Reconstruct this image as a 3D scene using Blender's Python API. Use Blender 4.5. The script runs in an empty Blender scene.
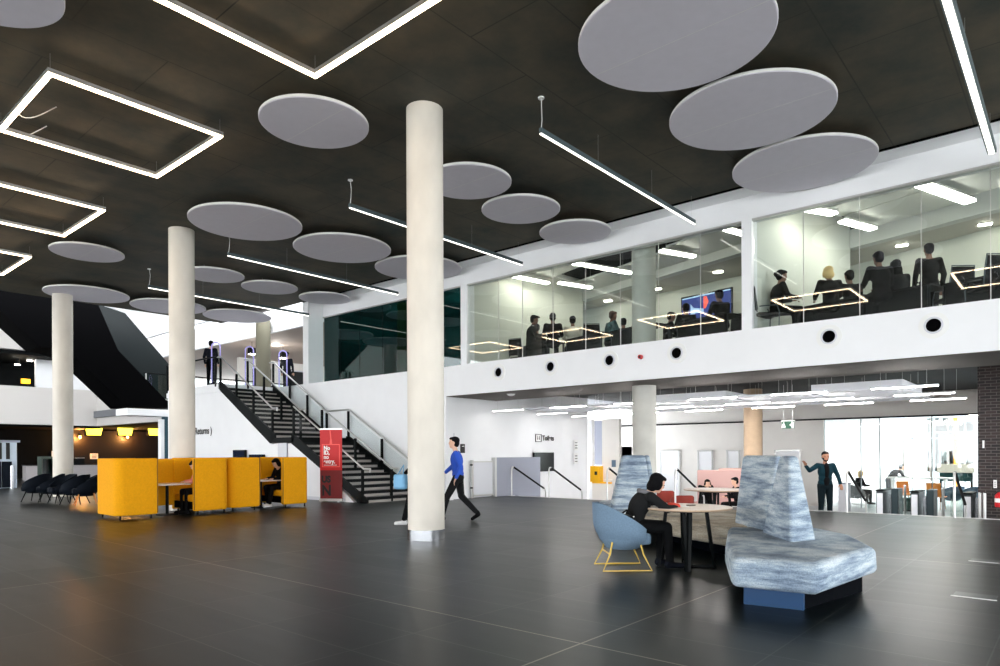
import bpy, math, random
from mathutils import Vector, Matrix
random.seed(7)
scene = bpy.context.scene
COL = scene.collection
R_ = math.radians
# ------------------------------------------------------------------ camera frame
F = 675.0; HOR = 453.5; ROLL = R_(.25); EYE = 1.4
AZ = math.atan2(580, 675); CA, SA = math.cos(AZ), math.sin(AZ)
def ray(px, py):
    dx, dy = px-500., py-HOR
    u = (dx*math.cos(ROLL)-dy*math.sin(ROLL))/F; v = (dx*math.sin(ROLL)+dy*math.cos(ROLL))/F
    return Vector((CA+u*SA, SA-u*CA, -v))
def atZ(px, py, z):
    r = ray(px, py); t = (z-EYE)/r.z; return Vector((t*r.x, t*r.y, z))
def atX(px, py, x):
    r = ray(px, py); t = x/r.x; return Vector((x, t*r.y, EYE+t*r.z))
def atY(px, py, y):
    r = ray(px, py); t = y/r.y; return Vector((t*r.x, y, EYE+t*r.z))
def atD(px, py, d):
    r = ray(px, py); t = d; return Vector((t*r.x, t*r.y, EYE+t*r.z))
# ------------------------------------------------------------------ materials
MATS = {}
def srgb(r, g, b):
    f = lambda c: (c/255/12.92) if c/255 <= .04045 else ((c/255+.055)/1.055)**2.4
    return (f(r), f(g), f(b), 1)
def mat(name, rgb, rough=.6, metal=0., noise=0., scale=4., bump=0., spec=.5, stretch=None):
    if name in MATS: return MATS[name]
    m = bpy.data.materials.new(name); m.use_nodes = True; MATS[name] = m
    nt = m.node_tree; b = nt.nodes['Principled BSDF']; c = srgb(*rgb)
    b.inputs['Base Color'].default_value = c; b.inputs['Roughness'].default_value = rough
    b.inputs['Metallic'].default_value = metal; b.inputs['Specular IOR Level'].default_value = spec
    if noise or bump:
        tc = nt.nodes.new('ShaderNodeTexCoord'); mp = nt.nodes.new('ShaderNodeMapping')
        nt.links.new(tc.outputs['Object'], mp.inputs[0])
        if stretch: mp.inputs['Scale'].default_value = stretch
        n = nt.nodes.new('ShaderNodeTexNoise'); n.inputs['Scale'].default_value = scale; n.inputs['Detail'].default_value = 6
        nt.links.new(mp.outputs[0], n.inputs['Vector'])
        if noise:
            mx = nt.nodes.new('ShaderNodeValToRGB')
            mx.color_ramp.elements[0].position = .3; mx.color_ramp.elements[1].position = .7
            mx.color_ramp.elements[0].color = (c[0]*(1-noise), c[1]*(1-noise), c[2]*(1-noise), 1)
            mx.color_ramp.elements[1].color = (min(1, c[0]*(1+noise)), min(1, c[1]*(1+noise)), min(1, c[2]*(1+noise)), 1)
            nt.links.new(n.outputs['Fac'], mx.inputs[0]); nt.links.new(mx.outputs[0], b.inputs['Base Color'])
        if bump:
            bp = nt.nodes.new('ShaderNodeBump'); bp.inputs['Strength'].default_value = bump; bp.inputs['Distance'].default_value = .01
            nt.links.new(n.outputs['Fac'], bp.inputs['Height']); nt.links.new(bp.outputs[0], b.inputs['Normal'])
    return m
def emat(name, rgb, strength):
    if name in MATS: return MATS[name]
    m = bpy.data.materials.new(name); m.use_nodes = True; MATS[name] = m
    b = m.node_tree.nodes['Principled BSDF']
    b.inputs['Base Color'].default_value = srgb(*rgb); b.inputs['Emission Color'].default_value = srgb(*rgb)
    b.inputs['Emission Strength'].default_value = strength; b.inputs['Roughness'].default_value = .5
    return m
def gmat(name, tint=(246, 250, 249), refl=.06, grazing=.5):
    """thin architectural glass: mostly clear, mirror-like with its fresnel"""
    if name in MATS: return MATS[name]
    m = bpy.data.materials.new(name); m.use_nodes = True; MATS[name] = m
    nt = m.node_tree; nt.nodes.clear()
    o = nt.nodes.new('ShaderNodeOutputMaterial'); mx = nt.nodes.new('ShaderNodeMixShader')
    t = nt.nodes.new('ShaderNodeBsdfTransparent'); t.inputs[0].default_value = srgb(*tint)
    g = nt.nodes.new('ShaderNodeBsdfGlossy'); g.inputs['Roughness'].default_value = 0.0
    fr = nt.nodes.new('ShaderNodeLayerWeight'); fr.inputs[0].default_value = .2
    mr = nt.nodes.new('ShaderNodeMapRange'); mr.inputs['To Min'].default_value = refl; mr.inputs['To Max'].default_value = grazing
    nt.links.new(fr.outputs['Fresnel'], mr.inputs['Value'])
    nt.links.new(mr.outputs[0], mx.inputs[0]); nt.links.new(t.outputs[0], mx.inputs[1]); nt.links.new(g.outputs[0], mx.inputs[2])
    nt.links.new(mx.outputs[0], o.inputs[0])
    return m
def N(nt, typ, op=None, a=None, b=None, c=None):
    n = nt.nodes.new(typ)
    if op: n.operation = op
    for i, v in enumerate((a, b, c)):
        if v is None: continue
        if isinstance(v, (int, float)): n.inputs[i].default_value = v
        else: nt.links.new(v, n.inputs[i])
    return n.outputs[0]
def line_mask(nt, coord, period, offset, width):
    """1 on thin joint lines repeated every period"""
    p = N(nt, 'ShaderNodeMath', 'SUBTRACT', coord, offset)
    p = N(nt, 'ShaderNodeMath', 'DIVIDE', p, period)
    p = N(nt, 'ShaderNodeMath', 'FRACT', p)
    p = N(nt, 'ShaderNodeMath', 'SUBTRACT', p, .5)
    p = N(nt, 'ShaderNodeMath', 'ABSOLUTE', p)
    return N(nt, 'ShaderNodeMath', 'GREATER_THAN', p, .5-width/period/2)
def floor_mat():
    m = bpy.data.materials.new('slate_tiles'); m.use_nodes = True; nt = m.node_tree; b = nt.nodes['Principled BSDF']
    tc = nt.nodes.new('ShaderNodeTexCoord'); sp = nt.nodes.new('ShaderNodeSeparateXYZ'); nt.links.new(tc.outputs['Object'], sp.inputs[0])
    X, Y = sp.outputs[0], sp.outputs[1]
    fine = N(nt, 'ShaderNodeMath', 'MAXIMUM', line_mask(nt, X, .597, 4.15, .010), line_mask(nt, Y, 1.162, 2.79, .010))
    bold = N(nt, 'ShaderNodeMath', 'MAXIMUM', line_mask(nt, X, 5.97, 4.15, .016), line_mask(nt, Y, 5.81, 2.79, .016))
    # every tile has its own tone
    ix = N(nt, 'ShaderNodeMath', 'FLOOR', N(nt, 'ShaderNodeMath', 'DIVIDE', N(nt, 'ShaderNodeMath', 'SUBTRACT', X, 4.15), .597))
    iy = N(nt, 'ShaderNodeMath', 'FLOOR', N(nt, 'ShaderNodeMath', 'DIVIDE', N(nt, 'ShaderNodeMath', 'SUBTRACT', Y, 2.79), 1.162))
    cb = nt.nodes.new('ShaderNodeCombineXYZ'); nt.links.new(ix, cb.inputs[0]); nt.links.new(iy, cb.inputs[1])
    wn = nt.nodes.new('ShaderNodeTexWhiteNoise'); nt.links.new(cb.outputs[0], wn.inputs['Vector'])
    mp = nt.nodes.new('ShaderNodeMapping'); mp.inputs['Scale'].default_value = (3.2, .5, 1); nt.links.new(tc.outputs['Object'], mp.inputs[0])
    ns = nt.nodes.new('ShaderNodeTexNoise'); ns.inputs['Scale'].default_value = 1.6; ns.inputs['Detail'].default_value = 6; nt.links.new(mp.outputs[0], ns.inputs['Vector'])
    s = N(nt, 'ShaderNodeMath', 'ADD', N(nt, 'ShaderNodeMath', 'MULTIPLY', wn.outputs['Value'], .3), N(nt, 'ShaderNodeMath', 'MULTIPLY', ns.outputs['Fac'], .7))
    cr = nt.nodes.new('ShaderNodeValToRGB'); cr.color_ramp.elements[0].position = .25; cr.color_ramp.elements[1].position = .8
    cr.color_ramp.elements[0].color = srgb(6, 14, 17); cr.color_ramp.elements[1].color = srgb(18, 27, 29)
    nt.links.new(s, cr.inputs[0])
    m1 = nt.nodes.new('ShaderNodeMix'); m1.data_type = 'RGBA'; m1.inputs['B'].default_value = srgb(66, 70, 68)
    nt.links.new(N(nt, 'ShaderNodeMath', 'MULTIPLY', fine, .8), m1.inputs['Factor']); nt.links.new(cr.outputs[0], m1.inputs['A'])
    m2 = nt.nodes.new('ShaderNodeMix'); m2.data_type = 'RGBA'; m2.inputs['B'].default_value = srgb(120, 116, 106)
    nt.links.new(bold, m2.inputs['Factor']); nt.links.new(m1.outputs['Result'], m2.inputs['A'])
    nt.links.new(m2.outputs['Result'], b.inputs['Base Color'])
    rr = nt.nodes.new('ShaderNodeMapRange'); rr.inputs['To Min'].default_value = .31; rr.inputs['To Max'].default_value = .4
    nt.links.new(s, rr.inputs['Value']); nt.links.new(rr.outputs[0], b.inputs['Roughness'])
    b.inputs['Specular IOR Level'].default_value = .24
    return m
def ceiling_mat():
    m = bpy.data.materials.new('cast_concrete'); m.use_nodes = True; nt = m.node_tree; b = nt.nodes['Principled BSDF']
    tc = nt.nodes.new('ShaderNodeTexCoord'); sp = nt.nodes.new('ShaderNodeSeparateXYZ'); nt.links.new(tc.outputs['Object'], sp.inputs[0])
    X, Y = sp.outputs[0], sp.outputs[1]
    ly = line_mask(nt, Y, 1.22, 6.25, .02)
    row = N(nt, 'ShaderNodeMath', 'FLOOR', N(nt, 'ShaderNodeMath', 'DIVIDE', N(nt, 'ShaderNodeMath', 'SUBTRACT', Y, 6.25), 1.22))
    off = N(nt, 'ShaderNodeMath', 'MULTIPLY', N(nt, 'ShaderNodeMath', 'MODULO', row, 2.), 1.22)
    lx = line_mask(nt, N(nt, 'ShaderNodeMath', 'ADD', X, off), 2.44, .6, .02)
    ln = N(nt, 'ShaderNodeMath', 'MAXIMUM', ly, lx)
    n1 = nt.nodes.new('ShaderNodeTexNoise'); n1.inputs['Scale'].default_value = .8; n1.inputs['Detail'].default_value = 9; n1.inputs['Roughness'].default_value = .62
    nt.links.new(tc.outputs['Object'], n1.inputs['Vector'])
    cr = nt.nodes.new('ShaderNodeValToRGB'); cr.color_ramp.elements[0].position = .3; cr.color_ramp.elements[1].position = .72
    cr.color_ramp.elements[0].color = srgb(34, 43, 38); cr.color_ramp.elements[1].color = srgb(88, 78, 60)
    nt.links.new(n1.outputs['Fac'], cr.inputs[0])
    n2 = nt.nodes.new('ShaderNodeTexNoise'); n2.inputs['Scale'].default_value = .8; nt.links.new(tc.outputs['Object'], n2.inputs['Vector'])
    f = N(nt, 'ShaderNodeMath', 'MULTIPLY', ln, N(nt, 'ShaderNodeMath', 'MULTIPLY', n2.outputs['Fac'], 1.1))
    mx = nt.nodes.new('ShaderNodeMix'); mx.data_type = 'RGBA'; mx.inputs['B'].default_value = srgb(12, 14, 12)
    nt.links.new(f, mx.inputs['Factor']); nt.links.new(cr.outputs[0], mx.inputs['A']); nt.links.new(mx.outputs['Result'], b.inputs['Base Color'])
    b.inputs['Roughness'].default_value = .7
    return m
def sofa_mat(warm=False):
    m = bpy.data.materials.new('streaked_upholstery'); m.use_nodes = True; nt = m.node_tree; b = nt.nodes['Principled BSDF']
    tc = nt.nodes.new('ShaderNodeTexCoord'); mp = nt.nodes.new('ShaderNodeMapping'); mp.inputs['Scale'].default_value = (.8, .8, 6.5)
    mp.inputs['Rotation'].default_value = (.1, .06, .3)
    nt.links.new(tc.outputs['Object'], mp.inputs[0])
    n = nt.nodes.new('ShaderNodeTexNoise'); n.inputs['Scale'].default_value = 1.7; n.inputs['Detail'].default_value = 8; n.inputs['Roughness'].default_value = .7
    nt.links.new(mp.outputs[0], n.inputs['Vector'])
    cr = nt.nodes.new('ShaderNodeValToRGB'); e = cr.color_ramp.elements
    e[0].position = .32; e[0].color = srgb(84, 98, 118); e[1].position = .68; e[1].color = srgb(212, 219, 221)
    a = e.new(.44); a.color = srgb(132, 148, 164); a = e.new(.53); a.color = srgb(170, 184, 194)
    if warm:
        for q, c3_ in zip(e, ((96, 100, 104), (150, 142, 128), (176, 168, 152), (206, 200, 186))): q.color = srgb(*c3_)
    nt.links.new(n.outputs['Fac'], cr.inputs[0])
    w = nt.nodes.new('ShaderNodeTexNoise'); w.inputs['Scale'].default_value = 90; w.inputs['Detail'].default_value = 2; nt.links.new(tc.outputs['Object'], w.inputs['Vector'])
    mx = nt.nodes.new('ShaderNodeMix'); mx.data_type = 'RGBA'; mx.blend_type = 'MULTIPLY'; mx.inputs['Factor'].default_value = .55
    w2 = nt.nodes.new('ShaderNodeMapRange'); w2.inputs['From Min'].default_value = .3; w2.inputs['From Max'].default_value = .7; w2.inputs['To Min'].default_value = .5; w2.inputs['To Max'].default_value = 1.2
    nt.links.new(w.outputs['Fac'], w2.inputs['Value'])
    nt.links.new(cr.outputs[0], mx.inputs['A']); nt.links.new(w2.outputs[0], mx.inputs['B']); nt.links.new(mx.outputs['Result'], b.inputs['Base Color'])
    b.inputs['Roughness'].default_value = .9; b.inputs['Specular IOR Level'].default_value = .15
    return m
def brick_mat():
    m = bpy.data.materials.new('dark_brick'); m.use_nodes = True; nt = m.node_tree; b = nt.nodes['Principled BSDF']
    tc = nt.nodes.new('ShaderNodeTexCoord'); sp = nt.nodes.new('ShaderNodeSeparateXYZ'); nt.links.new(tc.outputs['Object'], sp.inputs[0])
    cb = nt.nodes.new('ShaderNodeCombineXYZ'); nt.links.new(N(nt, 'ShaderNodeMath', 'ADD', sp.outputs[0], sp.outputs[1]), cb.inputs[0]); nt.links.new(sp.outputs[2], cb.inputs[1])
    t = nt.nodes.new('ShaderNodeTexBrick'); t.inputs['Scale'].default_value = 1; t.inputs['Brick Width'].default_value = .225; t.inputs['Row Height'].default_value = .075
    t.inputs['Mortar Size'].default_value = .008; t.inputs['Color1'].default_value = srgb(30, 26, 27); t.inputs['Color2'].default_value = srgb(52, 40, 38); t.inputs['Mortar'].default_value = srgb(84, 78, 76)
    nt.links.new(cb.outputs[0], t.inputs['Vector']); nt.links.new(t.outputs['Color'], b.inputs['Base Color']); b.inputs['Roughness'].default_value = .8
    return m
M = dict(
 floor=floor_mat(), ceiling=ceiling_mat(), sofa=sofa_mat(), sofawarm=sofa_mat(True), brick=brick_mat(),
 white=mat('white_paint', (240, 241, 243), .55, noise=.015, scale=2),
 warmwhite=mat('warm_white_paint', (236, 232, 226), .6, noise=.02, scale=2),
 disc=mat('acoustic_disc', (214, 210, 219), .9, noise=.02, scale=6),
 rim=mat('disc_edge', (232, 232, 228), .8),
 column=mat('column_concrete', (214, 208, 197), .6, noise=.09, scale=2.2, stretch=(1, 1, .5), bump=.1),
 column2=mat('grey_column_concrete', (200, 198, 190), .7, noise=.1, scale=2, bump=.1),
 steel=mat('brushed_steel', (190, 192, 195), .25, 1.),
 lightsteel=mat('satin_rail', (205, 205, 203), .35, .8),
 black=mat('black_metal', (4, 8, 9), .5, spec=0.12),
 blackmatte=mat('matte_black', (2, 2, 3), .7, spec=0.03),
 tread=mat('tread_grey', (120, 118, 116), .6, noise=.15, scale=5),
 riser=mat('riser_dark', (8, 12, 14), .6, spec=0.2),
 yellow=mat('yellow_felt', (226, 156, 8), .85, noise=.06, scale=30, bump=.15, spec=.2),
 seam=mat('booth_piping', (140, 98, 14), .8),
 red=mat('banner_red', (196, 4, 12), .5), darkred=mat('banner_dark_red', (112, 2, 6), .5),
 ink=mat('ink_black', (10, 4, 5), .5), paper=mat('paper_white', (240, 240, 238), .6),
 tan=mat('table_laminate', (222, 206, 192), .4, noise=.03, scale=12), edge=mat('plywood_edge', (196, 168, 140), .5),
 blueshell=mat('tub_blue_wool', (108, 130, 150), .9, noise=.08, scale=60, bump=.2, spec=.15),
 yellowtube=mat('yellow_tube', (222, 188, 84), .35),
 plinth=mat('blue_plinth', (6, 52, 90), .4, spec=0.3), plinthshade=mat('shaded_blue_plinth', (1, 3, 7), .8, spec=0.03),
 navy=mat('navy_upholstery', (9, 17, 27), .8, spec=0.15), wood=mat('oak_leg', (196, 132, 72), .5),
 dark=mat('dark_interior', (5, 8, 9), .7, spec=0.1), darkteal=mat('dark_teal_wall', (18, 58, 60), .6, spec=0.3),
 bar=mat('bar_timber', (22, 15, 10), .5, noise=.2, scale=3, stretch=(1, 1, 6), spec=0.3), greywall=mat('grey_partition', (150, 154, 168), .6),
 soffit=mat('dark_soffit', (20, 22, 22), .7, spec=0.2), baysoffit=mat('edge_soffit', (92, 86, 80), .7, spec=0.3),
 raft=mat('ceiling_raft', (214, 216, 222), .8), desk=mat('desk_dark', (9, 11, 13), .5, spec=0.15),
 chairblack=mat('chair_black', (5, 6, 8), .6, spec=0.15), pink=mat('pink_partition', (196, 160, 154), .8),
 orange=mat('orange_plastic', (250, 150, 60), .4), redseat=mat('red_seat', (130, 34, 16), .6),
 orangepaint=mat('orange_paint', (244, 150, 40), .5), beige=mat('beige_panel', (196, 192, 180), .6),
 extred=mat('extinguisher_red', (196, 22, 30), .3), green=mat('exit_green', (20, 84, 58), .5), greenchair=mat('green_seat', (60, 92, 84), .8),
 carpet=mat('carpet_grey', (110, 112, 116), .95), lobby=mat('lobby_floor_pale', (190, 192, 196), .35, noise=.04),
 roomwhite=mat('room_white', (212, 214, 204), .6), roombeam=mat('room_beam', (206, 208, 204), .6),
 turn=mat('turnstile_grey', (62, 70, 74), .35, .4), bag=mat('bag_black', (5, 5, 8), .6, spec=0.2),
 gate=emat('gate_violet', (150, 144, 206), .12),
 strip=emat('strip_diffuser', (255, 250, 240), .8), rect=emat('rect_diffuser', (255, 222, 184), 4.),
 panel=emat('panel_light', (255, 250, 236), 4.5), under=emat('under_strip', (255, 250, 244), 18.), under2=emat('under_strip_dim', (255, 250, 244), 3.5),
 screen_y=emat('screen_yellow', (236, 216, 60), 1.), amber=emat('amber_spot', (255, 150, 50), 14.), downlight=emat('downlight', (255, 246, 230), 8.),
 glass=gmat('clear_glass'), glassdark=gmat('tinted_glass', (120, 160, 158), .05), screenblack=mat('screen_black', (8, 10, 14), .15),
 yellowbox=mat('yellow_cabinet', (250, 186, 6), .4),
)
# ------------------------------------------------------------------ mesh builder
class MB:
    def __init__(s): s.v = []; s.f = []; s.m = []
    def add(s, vs, fs, mi=0):
        o = len(s.v); s.v += [tuple(v) for v in vs]; s.f += [tuple(i+o for i in f) for f in fs]; s.m += [mi]*len(fs); return s
    def box(s, a, b, mi=0, rz=0, c=None):
        x0, y0, z0 = [min(p, q) for p, q in zip(a, b)]; x1, y1, z1 = [max(p, q) for p, q in zip(a, b)]
        vs = [(x0, y0, z0), (x1, y0, z0), (x1, y1, z0), (x0, y1, z0), (x0, y0, z1), (x1, y0, z1), (x1, y1, z1), (x0, y1, z1)]
        if rz:
            c = c or ((x0+x1)/2, (y0+y1)/2); k, q = math.cos(rz), math.sin(rz)
            vs = [(c[0]+(x-c[0])*k-(y-c[1])*q, c[1]+(x-c[0])*q+(y-c[1])*k, z) for x, y, z in vs]
        return s.add(vs, [(0, 3, 2, 1), (4, 5, 6, 7), (0, 1, 5, 4), (1, 2, 6, 5), (2, 3, 7, 6), (3, 0, 4, 7)], mi)
    def prism(s, poly, z0, z1, mi=0, top=None):
        n = len(poly); top = top or poly
        vs = [(p[0], p[1], z0) for p in poly]+[(p[0], p[1], z1) for p in top]
        return s.add(vs, [tuple(range(n))[::-1], tuple(range(n, 2*n))]+[(i, (i+1) % n, n+(i+1) % n, n+i) for i in range(n)], mi)
    def slab(s, pts, off, mi=0):
        """polygon of 3-D points given thickness by an offset vector"""
        n = len(pts); o = Vector(off); vs = [Vector(p) for p in pts]; vs += [p+o for p in vs]
        return s.add(vs, [tuple(range(n))[::-1], tuple(range(n, 2*n))]+[(i, (i+1) % n, n+(i+1) % n, n+i) for i in range(n)], mi)
    def cyl(s, a, b, r0, r1=None, n=16, mi=0):
        a, b = Vector(a), Vector(b); r1 = r0 if r1 is None else r1; d = (b-a).normalized()
        u = d.orthogonal().normalized(); w = d.cross(u); vs = []
        for p, r in ((a, r0), (b, r1)):
            vs += [p+u*r*math.cos(2*math.pi*i/n)+w*r*math.sin(2*math.pi*i/n) for i in range(n)]
        return s.add(vs, [tuple(range(n))[::-1], tuple(range(n, 2*n))]+[(i, (i+1) % n, n+(i+1) % n, n+i) for i in range(n)], mi)
    def tube(s, pts, r, n=8, closed=False, mi=0):
        pts = [Vector(p) for p in pts]; k = len(pts); vs = []; prev = None
        for i, p in enumerate(pts):
            if closed: d = (pts[(i+1) % k]-pts[i-1])
            else: d = (pts[min(i+1, k-1)]-pts[max(i-1, 0)])
            d.normalize()
            u = d.orthogonal().normalized() if prev is None else (prev-d*prev.dot(d)).normalized()
            prev = u; w = d.cross(u)
            vs += [p+u*r*math.cos(2*math.pi*j/n)+w*r*math.sin(2*math.pi*j/n) for j in range(n)]
        fs = []
        for i in range(k if closed else k-1):
            for j in range(n):
                a = i*n+j; b = i*n+(j+1) % n; c = ((i+1) % k)*n+(j+1) % n; d = ((i+1) % k)*n+j; fs.append((a, b, c, d))
        if not closed: fs += [tuple(range(n))[::-1], tuple(range((k-1)*n, k*n))]
        return s.add(vs, fs, mi)
    def bar(s, a, b, w, h, mi=0):
        """rectangular bar from a to b, w wide horizontally, h tall"""
        a, b = Vector(a), Vector(b); d = (b-a).normalized(); side = d.cross(Vector((0, 0, 1)))
        side = side.normalized() if side.length > 1e-4 else Vector((1, 0, 0)); up = side.cross(d).normalized(); vs = []
        for p in (a, b):
            for i, j in ((-1, -1), (1, -1), (1, 1), (-1, 1)): vs.append(p+side*w/2*i+up*h/2*j)
        return s.add(vs, [(3, 2, 1, 0), (4, 5, 6, 7), (0, 1, 5, 4), (1, 2, 6, 5), (2, 3, 7, 6), (3, 0, 4, 7)], mi)
    def ell(s, c, r, n=14, k=9, mi=0, rot=None):
        c = Vector(c); vs = [Vector((0, 0, 1))]; fs = []
        for i in range(1, k):
            t = math.pi*i/k
            vs += [Vector((math.sin(t)*math.cos(2*math.pi*j/n), math.sin(t)*math.sin(2*math.pi*j/n), math.cos(t))) for j in range(n)]
        vs.append(Vector((0, 0, -1)))
        for j in range(n): fs.append((0, 1+j, 1+(j+1) % n))
        for i in range(k-2):
            for j in range(n): fs.append((1+i*n+j, 1+(i+1)*n+j, 1+(i+1)*n+(j+1) % n, 1+i*n+(j+1) % n))
        L = len(vs)-1; o = 1+(k-2)*n
        for j in range(n): fs.append((o+j, L, o+(j+1) % n))
        out = []
        for v in vs:
            q = Vector((v.x*r[0], v.y*r[1], v.z*r[2])); q = rot @ q if rot else q; out.append(c+q)
        return s.add(out, fs, mi)
    def cap(s, a, b, r0, r1=None):
        r1 = r0 if r1 is None else r1
        s.cyl(a, b, r0, r1, 12); s.ell(a, (r0,)*3, 12, 8); return s.ell(b, (r1,)*3, 12, 8)
    def lathe(s, prof, c=(0, 0, 0), n=32, mi=0):
        k = len(prof); vs = []; fs = []
        for r, z in prof: vs += [(c[0]+r*math.cos(2*math.pi*i/n), c[1]+r*math.sin(2*math.pi*i/n), c[2]+z) for i in range(n)]
        for i in range(k-1):
            for j in range(n): fs.append((i*n+j, i*n+(j+1) % n, (i+1)*n+(j+1) % n, (i+1)*n+j))
        fs += [tuple(range(n))[::-1], tuple(range((k-1)*n, k*n))]
        return s.add(vs, fs, mi)
    def build(s, name, mats, parent=None, bevel=0., smooth=False, seg=2, sub=0):
        me = bpy.data.meshes.new(name); me.from_pydata(s.v, [], s.f)
        for m in (mats if isinstance(mats, (list, tuple)) else [mats]): me.materials.append(m)
        me.polygons.foreach_set('material_index', s.m)
        if smooth: me.polygons.foreach_set('use_smooth', [True]*len(me.polygons))
        me.update(); o = bpy.data.objects.new(name, me); COL.objects.link(o)
        if bevel:
            b = o.modifiers.new('b', 'BEVEL'); b.width = bevel; b.segments = seg; b.limit_method = 'ANGLE'; b.angle_limit = R_(35)
        if sub: q = o.modifiers.new('s', 'SUBSURF'); q.levels = sub; q.render_levels = sub
        if smooth and hasattr(me, 'set_sharp_from_angle'): me.set_sharp_from_angle(angle=R_(42))
        if parent is not None: attach(o, parent)
        return o
def mworld(o):
    m = Matrix.Translation(o.location) @ o.rotation_euler.to_matrix().to_4x4()
    if o.parent is not None: m = mworld(o.parent) @ o.matrix_parent_inverse @ m
    return m
def attach(o, p): o.parent = p; o.matrix_parent_inverse = mworld(p).inverted()
def tag(o, label, cat, group=None, kind=None):
    o['label'] = label; o['category'] = cat
    if group: o['group'] = group
    if kind: o['kind'] = kind
    return o
def empty(name, label, cat, loc=(0, 0, 0), group=None, rz=0):
    o = bpy.data.objects.new(name, None); COL.objects.link(o); o.location = loc; o.rotation_euler = (0, 0, rz); o.empty_display_size = .2
    return tag(o, label, cat, group)
def struct(name, mb, m, **k):
    o = mb.build(name, m, **k); o['kind'] = 'structure'; return o
KIDS = lambda o: [c for c in COL.objects if c.parent is o]
def dup(o, loc=None, rz=None, label=None, parent=None, top=True):
    c = o.copy(); COL.objects.link(c)
    if parent is not None: c.parent = parent
    for ch in KIDS(o): dup(ch, parent=c, top=False)
    if top:
        if loc is not None: c.location = loc
        if rz is not None: c.rotation_euler = (0, 0, rz)
        if label: c['label'] = label
    return c
def remesh(o, vox, it=3):
    r = o.modifiers.new('r', 'REMESH'); r.mode = 'VOXEL'; r.voxel_size = vox; r.use_smooth_shade = True
    s = o.modifiers.new('s', 'SMOOTH'); s.factor = .5; s.iterations = it
    dg = bpy.context.evaluated_depsgraph_get(); me = bpy.data.meshes.new_from_object(o.evaluated_get(dg))
    o.modifiers.clear(); me.name = o.name; o.data = me; return o
def text(body, size, m, parent, loc, rot, name='lettering', ext=.002, align='LEFT', bold=0.):
    cu = bpy.data.curves.new(name, 'FONT'); cu.body = body; cu.size = size; cu.extrude = ext; cu.align_x = align; cu.offset = bold
    cu.space_line = .85
    cu.materials.append(m); o = bpy.data.objects.new(name, cu); COL.objects.link(o); o.location = loc; o.rotation_euler = rot
    dg = bpy.context.evaluated_depsgraph_get(); me = bpy.data.meshes.new_from_object(o.evaluated_get(dg)); o2 = bpy.data.objects.new(name, me); COL.objects.link(o2)
    o2.location = loc; o2.rotation_euler = rot; bpy.data.objects.remove(o); o = o2
    if parent is not None: o.parent = parent; o.matrix_parent_inverse = mworld(parent).inverted()
    return o

ZC, ZU, ZB, XF = 7.05, 4.0, 3.12, 14.24     # ceiling, upper floor, band underside, facade plane
LOW = -.7
XG = 14.88                                  # glass line of the upper rooms, set back on the parapet
# ================================================================== SETTING
XE = 17.15                                   # edge of the hall floor, steps down behind it
struct('floor', MB().box((-14, -12, -.3), (XE, 50, 0)), M['floor'])
struct('ceiling', MB().box((-14, -12, ZC), (XF, 28, ZC+.4)), M['ceiling'])
fl = struct('floor_lower', MB().box((XE+1.5, -6, LOW-.2), (46, 16, LOW)), M['lobby'])
st = MB()
for i in range(3): st.box((XE, -4, LOW-.2), (XE+.45*(3-i), 14.4, LOW+.175*(i+1)))
struct('floor_steps', st, M['tread'])
struct('trim_1', MB().box((XE-.06, -4, -.02), (XE+.03, 14.35, .012)), M['lightsteel'])
struct('wall_added_header', MB().box((-14.3, -12, 5.4), (-14, 28, ZC+.4)).box((-14, -12.3, 5.4), (XF, -12, ZC+.4)), M['white'])  # unseen header behind the view, added to shade column tops and fascia
# facade: full wall on the left part, band with glazing above on the right part
f = MB().box((XF, 14.35, 0), (XF+.3, 28, ZU)).box((XF, -6, ZB), (XG+.3, 14.35, ZU)).box((XF+.3, 14.35, 3.4), (XG+.3, 21.85, ZU))
f.box((XG, -6, 6.53), (XG+.3, 21.85, ZC+.4))
f.box((XF, 21.5, ZU), (XG, 21.85, ZC))
f.box((XF, -6, ZC), (XG, 21.85, ZC+.4))
struct('wall_facade', f, M['white'])
struct('trim_2', MB().box((XF-.02, -6, ZC-.035), (XF+.01, 21.85, ZC)), M['blackmatte'])
struct('floor_upper', MB().box((XF+.3, -6, 3.6), (30, 46, ZU-.02)), M['carpet'])
struct('trim_3', MB().box((XG-.05, -6, ZU), (XG+.1, 21.5, ZU+.02)).box((XG-.02, -6, 6.49), (XG+.1, 21.5, 6.535)), M['lightsteel'])
# edge soffit and dark services void above the lower area
struct('ceiling_soffit', MB().box((XF+.02, -6, ZB-.015), (XF+2.3, 14.35, ZB-.001)).box((XG+.3, -6, ZB), (XF+2.3, 14.35, ZB+.4)), M['baysoffit'])
struct('ceiling_void', MB().box((XF+2.3, -6, 3.52), (28, 14.6, 3.6)), M['soffit'])
# wall beside the toilets: straight, then curving away
pts = [(XF+.3, 14.6), (20.6, 14.6), (21.1, 14.57), (21.5, 14.52), (21.9, 14.42), (22.1, 14.5), (22.2, 14.8), (22.2, 15.4)]
w = MB()
for (x0, y0), (x1, y1) in zip(pts, pts[1:]): w.prism([(x0, y0), (x1, y1), (x1, y1+.3), (x0, y0+.3)], LOW, 3.6)
struct('wall_toilets', w, M['white'])
def wall_x(x, pa, pb, z0, z1, m, name, t=.2):
    a = atX(pa, 450, x).y; b = atX(pb, 450, x).y
    return struct(name, MB().box((x, a, z0), (x+t, b, z1)), m)
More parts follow.
